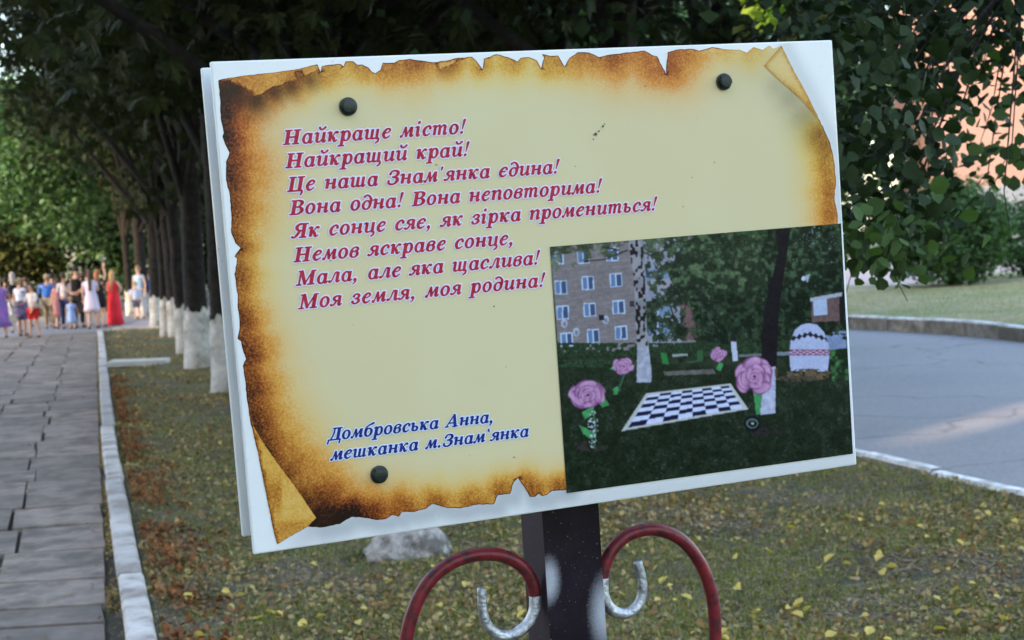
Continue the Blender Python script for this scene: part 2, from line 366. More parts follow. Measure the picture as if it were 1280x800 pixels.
# far lawn tufts
n = 60000; fx = 2+RNG.random(n)*14; fy = 20+RNG.random(n)*13
ok = np.array([x > poly_x(FE, y)+.25 if y > FE[1][1] else False for x, y in zip(fx, fy)]); fx, fy = fx[ok], fy[ok]
MT['straw'] = leafmat('lawn_straw', [(.24, .22, .1), (.4, .36, .2), (.18, .22, .08), (.46, .4, .28)], .2, .9)
tag(blades('dry_lawn_grass', fx, fy, np.full(len(fx), LZ), .02, .09, .007, MT['straw'], 1.2), kind='stuff')

def leaf_faces(C, size, flat=.5, aspect=.62, hexa=True):
    """folded ovate leaves: 8 corners, 6 triangles each"""
    n = len(C); size = np.broadcast_to(size, (n,))
    az = RNG.random(n)*2*np.pi; tilt = RNG.normal(0, flat, n); roll = RNG.normal(0, flat, n)
    u = np.stack([np.cos(az)*np.cos(tilt), np.sin(az)*np.cos(tilt), np.sin(tilt)], 1)
    w = np.stack([-np.sin(az), np.cos(az), 0*az], 1); nrm = np.cross(u, w)
    w = w*np.cos(roll)[:, None]+nrm*np.sin(roll)[:, None]; nrm = np.cross(u, w)
    s = size[:, None]
    curl = RNG.uniform(.05, .3, n)[:, None]
    pts_ = [(-.5, 0, 0), (-.22, -.4, 1), (.18, -.36, 1), (.5, 0, .3), (.18, .36, 1), (-.22, .4, 1), (0, 0, 0)]
    V = np.stack([C+s*(u*a+w*b*aspect/.4*.5+nrm*c*curl*.5) for a, b, c in pts_], 1).reshape(-1, 3)
    T = np.array([(0, 1, 6), (1, 2, 6), (2, 3, 6), (3, 4, 6), (4, 5, 6), (5, 0, 6)])
    Fc = (np.arange(n)[:, None, None]*7+T[None]).reshape(-1, 3); return V, Fc
MT['litter'] = leafmat('brown_litter', [(.22, .10, .04), (.36, .24, .10), (.46, .36, .19), (.1, .055, .03), (.58, .46, .18), (.32, .27, .15), (.15, .12, .06)], .1, .85)
MT['litter_orange'] = leafmat('orange_litter', [(.18, .062, .024), (.32, .115, .04), (.08, .034, .018), (.22, .10, .04), (.36, .22, .09), (.11, .055, .03)], .1, .85)
MT['yellow_leaf'] = leafmat('yellow_leaf', [(.55, .40, .11), (.66, .5, .16), (.48, .38, .12)], .2, .8)
xx, yy = place_region(76000, 6.7, 43, 1.0)
keepm = (np.sin(xx*1.3+yy*1.9)+np.sin(yy*.9-xx*2.2)+RNG.normal(0, 1, len(xx))) > -.1; xx, yy = xx[keepm], yy[keepm]
V, Fc = leaf_faces(np.stack([xx, yy, gnd(xx, yy)+.016], 1), (.012+.034*RNG.random(len(xx))**2.0)*(1+.02*yy), .6)
tag(link('leaf_litter', npmesh('leaf_litter', V, Fc), MT['litter']), 'small brown dead leaves strewn through the verge grass', kind='stuff')
# orange heap of dry leaves along the kerb
n = 4200; yy = 6.6+(RNG.random(n)**1.4)*18; dd = np.abs(RNG.normal(0, .24, n))*np.where(yy < 14, 1, .6); xx = np.array([poly_x(KL, v) for v in yy])+.2+dd
kp = (np.sin(yy*2.1)+np.sin(yy*5.3+dd*7)+RNG.normal(0, .7, n)) > -.5; xx, yy, dd = xx[kp], yy[kp], dd[kp]
V, Fc = leaf_faces(np.stack([xx, yy, gnd(xx, yy)+.012+np.maximum(0, .05-dd*.09)*RNG.random(len(xx))], 1), RNG.uniform(.022, .058, len(xx)), .7)
tag(link('dry_leaf_drift', npmesh('dry_leaf_drift', V, Fc), MT['litter_orange']), 'drift of crumpled orange leaves along the kerb', kind='stuff')
# weeds and dirt in the crack between slabs and kerb
n = 5200; yy = 6.3+RNG.random(n)**1.3*26; xe = np.array([poly_x(EDGE, v) for v in yy]); xk = np.array([poly_x(KL, v) for v in yy]); xx = xe+(xk-xe)*RNG.random(n)
kp = np.sin(yy*3.1)+np.sin(yy*1.3)+RNG.normal(0, .6, n) > 0; xx, yy = xx[kp], yy[kp]
V, Fc = leaf_faces(np.stack([xx, yy, 0*xx+.005], 1), RNG.uniform(.012, .042, len(xx)), .6)
tag(link('crack_litter', npmesh('crack_litter', V, Fc), MT['litter']), kind='stuff')
xx = np.array([poly_x(EDGE, v) for v in yy])+RNG.normal(.03, .03, len(yy))
blades('crack_weeds', xx, yy, 0*xx-.02, .02, .07, .004, MT['grass'], .8)
# moss, weeds and stray leaves in the joints and on the slabs
n = 2600; yy = 6.2*(40/6.2)**RNG.random(n); kcol = RNG.integers(0, 4, n); xe = np.array([poly_x(EDGE, v) for v in yy])-kcol*.645+RNG.normal(-.02, .022, n)
kp = (kcol > 0) & (np.sin(yy*2.7+kcol*2)+RNG.normal(0, .6, n) > .1); blades('joint_weeds', xe[kp], yy[kp], 0*xe[kp]-.012, .01, .035, .005, MT['grass'], 1.2)
n = 170; yy = 6.4*(38/6.4)**RNG.random(n); xe = np.array([poly_x(EDGE, v) for v in yy])-RNG.random(n)**1.6*2.2
V, Fc = leaf_faces(np.stack([xe, yy, 0*xe+.012], 1), RNG.uniform(.02, .05, n), .3); tag(link('path_leaves', npmesh('path_leaves', V, Fc), MT['litter']), 'few dry leaves blown onto the paving', kind='stuff')
# yellow leaves that can be told apart
V, Fc = leaf_faces(np.zeros((1, 3)), .075, .12); ymesh = npmesh('yellow_leaf', V, Fc); ymesh.materials.append(MT['yellow_leaf'])
ypx = [(858, 750), (845, 757), (1150, 664), (1190, 668), (1168, 590), (1241, 620), (1138, 590), (978, 683), (920, 700), (1038, 704), (1040, 738), (1090, 742), (1010, 762), (1025, 715), (1185, 722), (1200, 690), (1252, 697), (1176, 793), (1160, 680), (1000, 634), (1062, 650), (996, 770), (1082, 775), (923, 738), (838, 733), (800, 748), (783, 690), (730, 676), (835, 643), (402, 778), (425, 795), (378, 790), (455, 770), (610, 762), (1142, 694), (1256, 782), (1100, 700), (548, 680), (275, 560), (262, 602), (1222, 655), (948, 655)]
ypx += [(random.uniform(700, 1290), random.uniform(630, 815)) for _ in range(46)]+[(random.uniform(230, 680), random.uniform(700, 815)) for _ in range(22)]
ypx = [q for q in ypx if G(*q)[0] < poly_x(RE, G(*q)[1])-.05]
for i, (px, py) in enumerate(ypx):
    p = G(px, py); o = bpy.data.objects.new('yellow_leaf', ymesh); COL.objects.link(o)
    o.location = (p[0], p[1], gnd(p[0], p[1])+.03); o.rotation_euler = (random.uniform(-.5, .5), random.uniform(-.5, .5), random.uniform(0, 6.28)); s = random.uniform(.5, 1.15); o.scale = (s, s*random.uniform(.7, 1.1), s*random.uniform(1, 2.2))
    tag(o, 'yellow fallen leaf lying on the patchy grass verge', 'fallen leaf', 'yellow leaves fallen on the grass')
# concrete slab and boulder
cs = [G(140, 463), G(208, 460), G(206, 451), G(142, 453)]
c0 = sum(cs)/4; m = MB(); m.box((0, 0, .05), (.5, .28, .055))
o = link('concrete_slab', m.mesh('concrete_slab'), MT['concrete'], None, (c0[0], c0[1], 0)); o.rotation_euler = (0, .03, .06); bevel(o, .02)
o.scale = ((np.linalg.norm(cs[1]-cs[0]))/1.0, 1.0, 1); tag(o, 'loose pale concrete slab lying on the grass beside the kerb', 'concrete slab')
def boulder(name, loc, sx, sy, sz, label):
    b = bmesh.new(); bmesh.ops.create_icosphere(b, subdivisions=4, radius=1)
    for v in b.verts:
        p = v.co; k = 1+.13*math.sin(p.x*3.1+1)*math.cos(p.y*2.7)+.10*abs(math.sin(p.z*5+p.x*6))-.09*abs(math.sin(p.x*9+p.y*4))+.05*math.sin(p.x*17+p.y*13)*math.cos(p.z*15)
        v.co = Vector((p.x*sx*k, p.y*sy*k, max(-.3, p.z)*sz*k))
    me = bpy.data.meshes.new(name); b.to_mesh(me); b.free(); me.polygons.foreach_set('use_smooth', [True]*len(me.polygons))
    return tag(link(name, me, MT['rock'], None, loc), label, 'boulder')
p = G(508, 694); boulder('boulder', (p[0], p[1]+.12, 0), .29, .2, .17, 'pale weathered boulder on the grass just under the sign board')

BROT = (0.058934, -0.354300, -0.085994); BCX, BCY = 0.08625, -0.06825
# ------------------------------------------------------------------ the display board
BW, BH = 1.147, .796                                     # size of the front panel
def _rot(v):
    v = np.array(v, float); a = np.linalg.norm(v); k = v/a; K = np.array([[0, -k[2], k[1]], [k[2], 0, -k[0]], [-k[1], k[0], 0]])
    return np.eye(3)+np.sin(a)*K+(1-np.cos(a))*K@K
_R = _rot(BROT); C2W = np.stack([RGT, DWN, FWD], 1)
BU, BV, BN = C2W@_R[:, 0], C2W@_R[:, 1], -(C2W@_R[:, 2])          # along the board, down it, out of its face
BC = CPOS + C2W@np.array([BCX, BCY, 2.6]); BO = BC-BU*BW/2-BV*BH/2    # its upper left corner
def on_board(px, py, lift=0.0):                        # photograph pixel -> (u, v) on the board face, metres
    px, py = np.asarray(px, float), np.asarray(py, float)
    d = FWD+RGT*((px-640)/F)[..., None]+DWN*((py-400)/F)[..., None]
    t = ((BO+BN*lift-CPOS)@BN)/(d@BN); P = CPOS+d*t[..., None]-BO
    return P@BU, P@BV
def to_px(u, v):
    P = BO+u[..., None]*BU+v[..., None]*BV-CPOS; x, y, z = P@RGT, P@DWN, P@FWD
    return 640+F*x/z, 400+F*y/z
BASE = BC + BU*.07 - BN*.14; BASE[2] = 0
board = empty('display_board', tuple(BASE), 0, 'white notice board with a burnt parchment poem print on a dark painted post with scrolls', 'sign')
def W3(u, v, n): return BO+np.asarray(u)[..., None]*BU+np.asarray(v)[..., None]*BV+np.asarray(n)[..., None]*BN-BASE
def flat(name, uv, faces, lift, mat, parent=board, mi=None):
    uv = np.asarray(uv, float); V = W3(uv[:, 0], uv[:, 1], np.full(len(uv), lift))
    return link(name, pymesh(name, V, faces, mi=mi), mat, parent)

def panel_mat(name, attr=None):
    n = NT(name); v = n.coord('Object'); col = n.ramp(n.noise(v, 5, 4), [(.3, (.66, .665, .67)), (.7, (.72, .72, .72))])
    col = n.mix(n.ramp(n.noise(v, 90, 3), [(.68, (0, 0, 0)), (.74, (.35, .35, .35))]), col, (.4, .38, .34))
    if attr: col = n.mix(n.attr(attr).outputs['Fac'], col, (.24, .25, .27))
    n.base(col); n.rough(.28, .4); n.bump(n.noise(v, 7, 2), .05, .01); return n.m
MT['panel'] = panel_mat('white_sheet_metal'); MT['sheet'] = panel_mat('white_printed_sheet', 'shade')
def box_uvn(name, u0, u1, v0, v1, n0, n1, mat, bv=.0015):
    c = BO+BU*(u0+u1)/2+BV*(v0+v1)/2+BN*(n0+n1)/2-BASE
    m = MB(); m.box(c, ((u1-u0)/2, (v1-v0)/2, (n1-n0)/2), [BU, -BV, BN]); o = link(name, m.mesh(name), mat, board); bevel(o, bv, 2); return o
tag(box_uvn('panel', 0, BW, 0, BH, -.010, 0, MT['panel'], .0025), 'front panel carrying the print')
tag(box_uvn('panel', -.004, BW-.01, .002, BH-.018, -.078, -.066, MT['panel'], .002), 'bare rear panel showing along the left side')
for u in (.12, .575, 1.03): tag(box_uvn('spacer', u-.02, u+.02, .02, BH-.04, -.066, -.010, MT['panel'], .001), None)

# outline of the parchment print, traced clockwise from its upper left corner
OUT = [(273,100.6),(281.3,98.3),(310,94),(340,91),(367.2,87.3),(375,85.8),(396.9,80.3),(400.8,89.7),(402.3,82.7),(412.3,80.9),(426,80),(429.5,83),(432,76.6),(441.6,76.6),(446.7,81),(452.7,80.6),(460.5,84.4),(464.8,89.5),(469,91.6),(476,87),(478.5,78.4),(493,78.4),(499,75),(512,73.5),(522.3,75.4),(541.3,77.8),(556,76),(572,72.3),(590,71),(595.4,75.8),(603.4,86.6),(605,73.4),(620.5,67.7),(634.7,71.4),(646.9,77),(651,72.4),(661,71.4),(671,75.5),(676.3,85.6),(680.4,72.4),(677.3,67.7),(687.5,69.8),(697.7,69.4),(705.8,83.2),(711.9,72.4),(722,65.3),(736.2,65.7),(748.4,71.4),(766.7,67.7),(805.3,63.3),(815.5,69),(821.6,70.4),(832.6,92.7),(834.5,65.3),(846,62),(865.7,61),(873.9,63.4),(890,58.8),(911.2,62),(924,62),(934,66),(942,58.8),(953.5,62.7),(961.6,56.9),(966.5,61),(976.8,56.9),(992.4,88.7),(1008.7,118),(1025,150.5),(1038,179.7),(1042.8,202.4),(1045,225),(1043,248),(1047,267.4),(1047,279.2),(1040,500),(800,520),(707.5,612.5),(690,613.7),(683.7,618.7),(677.5,620),(673.7,617),(668.7,621),(662.5,621),(657.5,612.5),(647.5,597.5),(642.5,602.5),(637.5,617.5),(622.5,618.7),(617.5,630),(595,631),(575,635.5),(560,635),(540,630),(532.5,636),(517.5,640),(502.5,640),(498.7,646),(490,643.7),(482.5,648.7),(470,650),(457.5,647.5),(440,646),(425,655),(400,659.5),(385,658),(361.4,671),(346.9,680.3),(343,668.5),(332.5,616),(322,563.5),(312.8,526.7),(308.6,499),(306.4,474.5),(303.7,457.5),(307.5,449),(303.3,436.2),(301.5,426.7),(296.9,423.5),(299.4,410.7),(299,395.9),(296.9,383),(297.3,372.5),(294.7,351),(293,342.7),(295.8,330),(296.4,323),(293.2,320.9),(300.7,310),(294.3,303.9),(289,291),(289,265.6),(286.9,242),(282.6,225),(282.6,201.9),(286.9,191),(282.6,182.7),(281.3,180),(278,171),(279.7,166),(275.8,147.5),(275,122.5)]
def densify(P, step=4.0, jit=.45):
    out = []
    for (x0, y0), (x1, y1) in zip(P, P[1:]+P[:1]):
        n = max(1, int(math.hypot(x1-x0, y1-y0)/step))
        for k in range(n):
            t = k/n; j = jit if k else 0
            out.append((x0+(x1-x0)*t+random.uniform(-j, j), y0+(y1-y0)*t+random.uniform(-j, j)))
    return out
OD = densify(OUT)
def inside(P, X, Y):
    r = np.zeros(X.shape, bool); n = len(P)
    for i in range(n):
        x0, y0 = P[i]; x1, y1 = P[(i+1) % n]
        if y0 == y1: continue
        c = ((y0 > Y) != (y1 > Y)) & (X < (x1-x0)*(Y-y0)/(y1-y0)+x0); r ^= c
    return r
def dist_poly(P, X, Y, closed=True):
    d = np.full(X.shape, 1e9); n = len(P)
    for i in range(n if closed else n-1):
        x0, y0 = P[i]; x1, y1 = P[(i+1) % n]; dx, dy = x1-x0, y1-y0; L = dx*dx+dy*dy+1e-9
        t = np.clip(((X-x0)*dx+(Y-y0)*dy)/L, 0, 1); d = np.minimum(d, np.hypot(X-x0-t*dx, Y-y0-t*dy))
    return d
CURL_TL = [(273.5,100),(281.3,98.3),(310,94),(340,91),(367.2,87.3),(375,85.8),(396.9,80.3),(399,87.3),(390.6,91.3),(379.7,95.9),(376,91),(370,89),(371,94),(373.4,99),(359.4,103),(350,106.9),(340.6,108.4),(328.1,117),(317.2,120.2),(312.5,112.3),(307.8,112.3),(296.9,106.9),(287.5,102.2)]
FOLD_T = [(543,78.5),(550,87),(562,83.5),(574,76),(588,71.5),(570,73.5),(556,76.2)]
CURL_TR = [(976.8,56.9),(955,82),(966,93),(982.7,108),(1002,124.5),(1025,152),(1008.7,118),(992.4,88.7)]
CURL_BL = [(311.5,516.2),(319.4,537.2),(332.5,558.2),(348.2,580.5),(369.2,608),(395.5,647.5),(385,658),(361.4,671),(346.9,680.3),(343,668.5),(332.5,616),(322,563.5)]
# (x, y, reach, strength, redness): where the print is scorched
BURN = [(285,130,58,.8,1),(285,170,50,.72,1),(295,215,62,.62,.8),(295,260,60,.55,.6),(292,300,50,.5,.3),(300,350,42,.52,.3),(305,400,44,.58,.6),(312,440,48,.64,.7),
        (320,490,52,.66,.6),(328,530,56,.7,.5),(345,565,58,.74,.4),(368,598,58,.8,.5),(375,640,60,1.1,.6),(400,630,56,1.0,.6),(430,648,46,1.0,.7),(455,640,46,.66,.8),(500,632,40,.5,.5),(545,628,36,.42,.3),
        (590,625,36,.42,.3),(625,612,30,.42,.3),(665,612,34,.44,.4),(700,608,28,.42,.4),(330,112,40,.62,.9),(370,104,34,.5,.5),(410,92,36,.34,.2),(450,86,32,.34,.2),(490,86,38,.4,.6),(515,86,40,.42,.6),
        (560,82,32,.4,.4),(600,80,30,.3,.1),(640,78,34,.32,.1),(690,80,32,.34,.1),(730,78,38,.38,.5),(770,82,42,.44,.8),(810,84,42,.42,.9),(845,82,46,.42,1),(870,76,34,.28,.6),
        (905,66,26,.2,.2),(940,70,26,.2,.2),(1028,180,34,.42,0),(1030,210,32,.42,.1),(1032,240,34,.42,.4),(1034,268,32,.42,.6)]
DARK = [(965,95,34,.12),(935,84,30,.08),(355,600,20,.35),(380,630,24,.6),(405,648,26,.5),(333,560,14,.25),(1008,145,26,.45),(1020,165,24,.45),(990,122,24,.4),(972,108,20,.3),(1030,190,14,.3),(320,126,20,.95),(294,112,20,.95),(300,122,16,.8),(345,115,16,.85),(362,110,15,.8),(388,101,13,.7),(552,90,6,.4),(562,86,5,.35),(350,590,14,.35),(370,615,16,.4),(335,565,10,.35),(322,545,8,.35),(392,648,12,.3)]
def burn_at(X, Y):
    b = np.zeros(X.shape); r = np.zeros(X.shape); wsum = np.zeros(X.shape)+1e-6
    for x, y, w, s, red in BURN:
        g = np.exp(-((X-x)**2+(Y-y)**2)/(w*w)*1.1); b = np.maximum(b, g*s*1.12); r += g*red; wsum += g
    d = np.zeros(X.shape)
    for x, y, w, s in DARK: d = np.maximum(d, s*np.exp(-((X-x)**2+(Y-y)**2)/(w*w)))
    return b, r/wsum, d
def paper_mat():
    n = NT('parchment_print'); v = n.coord('Object'); A = n.attr('burn')
    sep = n.new('ShaderNodeSeparateColor'); n.ln(A.outputs['Color'], sep.inputs[0]); b, red, dark = sep.outputs
    f = n.noise(v, 260, 6, .75); g = n.noise(v, 36, 4, .6)
    t = n.math('SUBTRACT', f, .5); k = n.math('MULTIPLY', t, n.math('MULTIPLY', b, 2.0)); k2 = n.math('MULTIPLY', n.math('SUBTRACT', g, .5), n.math('MULTIPLY', b, .75))
    x = n.math('ADD', n.math('ADD', b, k), k2, True)
    cool = n.ramp(x, [(0, (.575, .50, .30)), (.12, (.62, .47, .17)), (.25, (.60, .35, .06)), (.42, (.40, .165, .022)), (.6, (.17, .05, .010)), (.8, (.028, .011, .006)), (1, (.014, .007, .005))])
    warm = n.ramp(x, [(0, (.575, .50, .30)), (.12, (.62, .40, .18)), (.25, (.60, .235, .05)), (.42, (.36, .09, .018)), (.6, (.16, .032, .011)), (.8, (.03, .011, .008)), (1, (.014, .007, .005))])
    c = n.mix(red, cool, warm); c = n.mix(dark, c, (.022, .012, .007))
    c = n.mix(n.math('MULTIPLY', n.math('SUBTRACT', 1.0, n.math('MULTIPLY', n.math('ADD', b, dark), 4.0), True), .2), c, n.ramp(n.noise(v, 3, 2), [(.35, (.56, .46, .26)), (.65, (.62, .56, .37))]))
    sp = n.ramp(n.noise(v, 75, 1, .4), [(.80, (0, 0, 0)), (.83, (.6, .6, .6))]); c = n.mix(sp, c, (.09, .08, .05))
    n.base(c); n.rough(.25, .1); n.bump(n.noise(v, 6, 2), .04, .01)
    return n.m
MT['paper'] = paper_mat()
def set_col(me, name, arr):
    a = me.color_attributes.new(name, 'FLOAT_COLOR', 'POINT'); arr = np.concatenate([arr, np.ones((len(arr), 1))], 1).astype(np.float32) if arr.shape[1] == 3 else arr
    a.data.foreach_set('color', arr.ravel())
def print_piece(name, P, lift, step, shader, mat, edge_ring=1.6, attrname='burn', parent=board):
    """a flat printed piece whose outline is P (pixels of the photograph), meshed with inner points that carry its printed tone"""
    A = np.array(P); X, Y = np.meshgrid(np.arange(A[:, 0].min()+step/2, A[:, 0].max(), step), np.arange(A[:, 1].min()+step/2, A[:, 1].max(), step))
    X = X.ravel(); Y = Y.ravel(); ok = inside(P, X, Y); X, Y = X[ok], Y[ok]; dd = dist_poly(P, X, Y); ok = dd > max(edge_ring*1.6, step*.45); X, Y = X[ok], Y[ok]
    # ring just inside the outline, which carries the charred edge
    ctr = []
    n = len(P)
    for i in range(n):
        p0, p, p1 = np.array(P[i-1]), np.array(P[i]), np.array(P[(i+1) % n]); t = p1-p0; t = t/(np.linalg.norm(t)+1e-9); q = p+np.array([-t[1], t[0]])*edge_ring
        ctr.append(q)
    ctr = np.array(ctr); okr = inside(P, ctr[:, 0], ctr[:, 1]) & (dist_poly(P, ctr[:, 0], ctr[:, 1]) > edge_ring*.6); ctr = ctr[okr]
    allp = np.concatenate([A, ctr, np.stack([X, Y], 1)]); u, v = on_board(allp[:, 0], allp[:, 1], lift)
    vin = [Vector((a, b)) for a, b in zip(u, v)]
    vo, eo, fo, *_ = delaunay_2d_cdt(vin, [], [list(range(len(P)))], 1, 1e-7)
    uo = np.array([q[0] for q in vo]); vv = np.array([q[1] for q in vo])
    fo = [f for f in fo]
    me = pymesh(name, W3(uo, vv, np.full(len(uo), lift)), fo)
    px, py = to_px(uo, vv); set_col(me, attrname, shader(px, py, P))
    return link(name, me, mat, parent)
def sh_parch(X, Y, P):
    b, r, d = burn_at(X, Y); e = dist_poly(P, X, Y); ring = (e < .8); b = b*(.50+.52*np.exp(-(e/22)**2))
    b = np.where(ring & (Y < 625) & (X < 900), np.maximum(b+.42, .74), b); b = np.where(ring & (Y >= 625), np.maximum(b+.2, .7), b); b = np.where(ring & (X >= 900), b+.18, b)
    return np.stack([b, r, d], 1)
t_par = print_piece('parchment_print', OD, .0006, 7, sh_parch, MT['paper'])
def sh_curl(kind):
    def f(X, Y, P):
        e = dist_poly(P, X, Y); b = np.where(e < .8, .62, .3); r = np.full(X.shape, .3); d = np.zeros(X.shape)
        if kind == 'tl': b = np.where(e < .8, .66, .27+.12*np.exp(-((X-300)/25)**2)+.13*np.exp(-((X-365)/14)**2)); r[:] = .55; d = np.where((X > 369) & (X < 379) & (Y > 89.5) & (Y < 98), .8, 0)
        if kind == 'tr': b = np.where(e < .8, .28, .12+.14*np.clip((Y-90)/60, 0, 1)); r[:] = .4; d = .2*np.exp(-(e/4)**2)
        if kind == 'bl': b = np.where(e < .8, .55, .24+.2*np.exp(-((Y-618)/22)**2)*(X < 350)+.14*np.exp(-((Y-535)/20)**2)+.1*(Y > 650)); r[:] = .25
        if kind == 't': b = np.where(e < .8, .55, .24); r[:] = .5
        return np.stack([b, r, d], 1)
    return f
for P_, k_, s_ in ((CURL_TL, 'tl', 4), (FOLD_T, 't', 3), (CURL_TR, 'tr', 5), (CURL_BL, 'bl', 5)):
    print_piece('paper_curl', densify(P_, 3.5, .25), .0012, s_, sh_curl(k_), MT['paper'], .9)
# white sheet under the parchment, with the grey shade that is printed round it
nu, nv = 180, 124; u_, v_ = np.meshgrid(np.linspace(.0028, BW-.0028, nu), np.linspace(.0028, BH-.0028, nv)); px, py = to_px(u_, v_)
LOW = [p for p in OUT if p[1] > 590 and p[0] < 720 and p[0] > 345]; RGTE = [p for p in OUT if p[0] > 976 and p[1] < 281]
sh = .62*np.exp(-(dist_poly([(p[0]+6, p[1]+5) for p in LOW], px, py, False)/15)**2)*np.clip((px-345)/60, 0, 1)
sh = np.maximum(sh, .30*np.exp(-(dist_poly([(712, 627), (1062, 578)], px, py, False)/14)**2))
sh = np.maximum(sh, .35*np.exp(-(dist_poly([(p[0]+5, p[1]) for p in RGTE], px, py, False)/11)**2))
ix = np.arange(nu*nv).reshape(nv, nu); q = np.stack([ix[:-1, :-1], ix[1:, :-1], ix[1:, 1:], ix[:-1, 1:]], -1).reshape(-1, 4)
me = npmesh('printed_sheet', W3(u_.ravel(), v_.ravel(), np.full(nu*nv, .0003)), q); set_col(me, 'shade', np.repeat(sh.reshape(-1, 1), 3, 1)); link('printed_sheet', me, MT['sheet'], board)

# ------------------------------------------------------------------ lettering: every glyph drawn from pen strokes (x, y, pen width), slanted afterwards
T, H = 2.15, .95
def S(*p): return ('s', p)
def EL(cx, cy, rx, ry, tx, ty): return ('e', cx, cy, rx, ry, tx, ty)
def ST(x, y0, y1, w=T): return ('b', x, y0, x+w, y1)
EN = lambda x, y=7.0: S((x-1.1, y-.75, .8), (x+.3, y-.1, 1.1))
EX = lambda x: S((x, .55, 1.2), (x+1.0, .5, .9), (x+1.9, 1.5, .6))
LEG = lambda x: S((x-.3, 1.8, T*.9), (x-.2, .95, 1.8), (x+.7, .45, 1.1), (x+1.7, 1.4, .6))
SF = lambda x, y, w=1.6: S((x-w, y, .85), (x+w, y, .85))
def cap_stem(x, y1=10): return [ST(x, .3, y1-.3, 2.5), S((x-.9, .42, .85), (x+3.4, .42, .85)), S((x-.9, y1-.42, .85), (x+3.4, y1-.42, .85))]
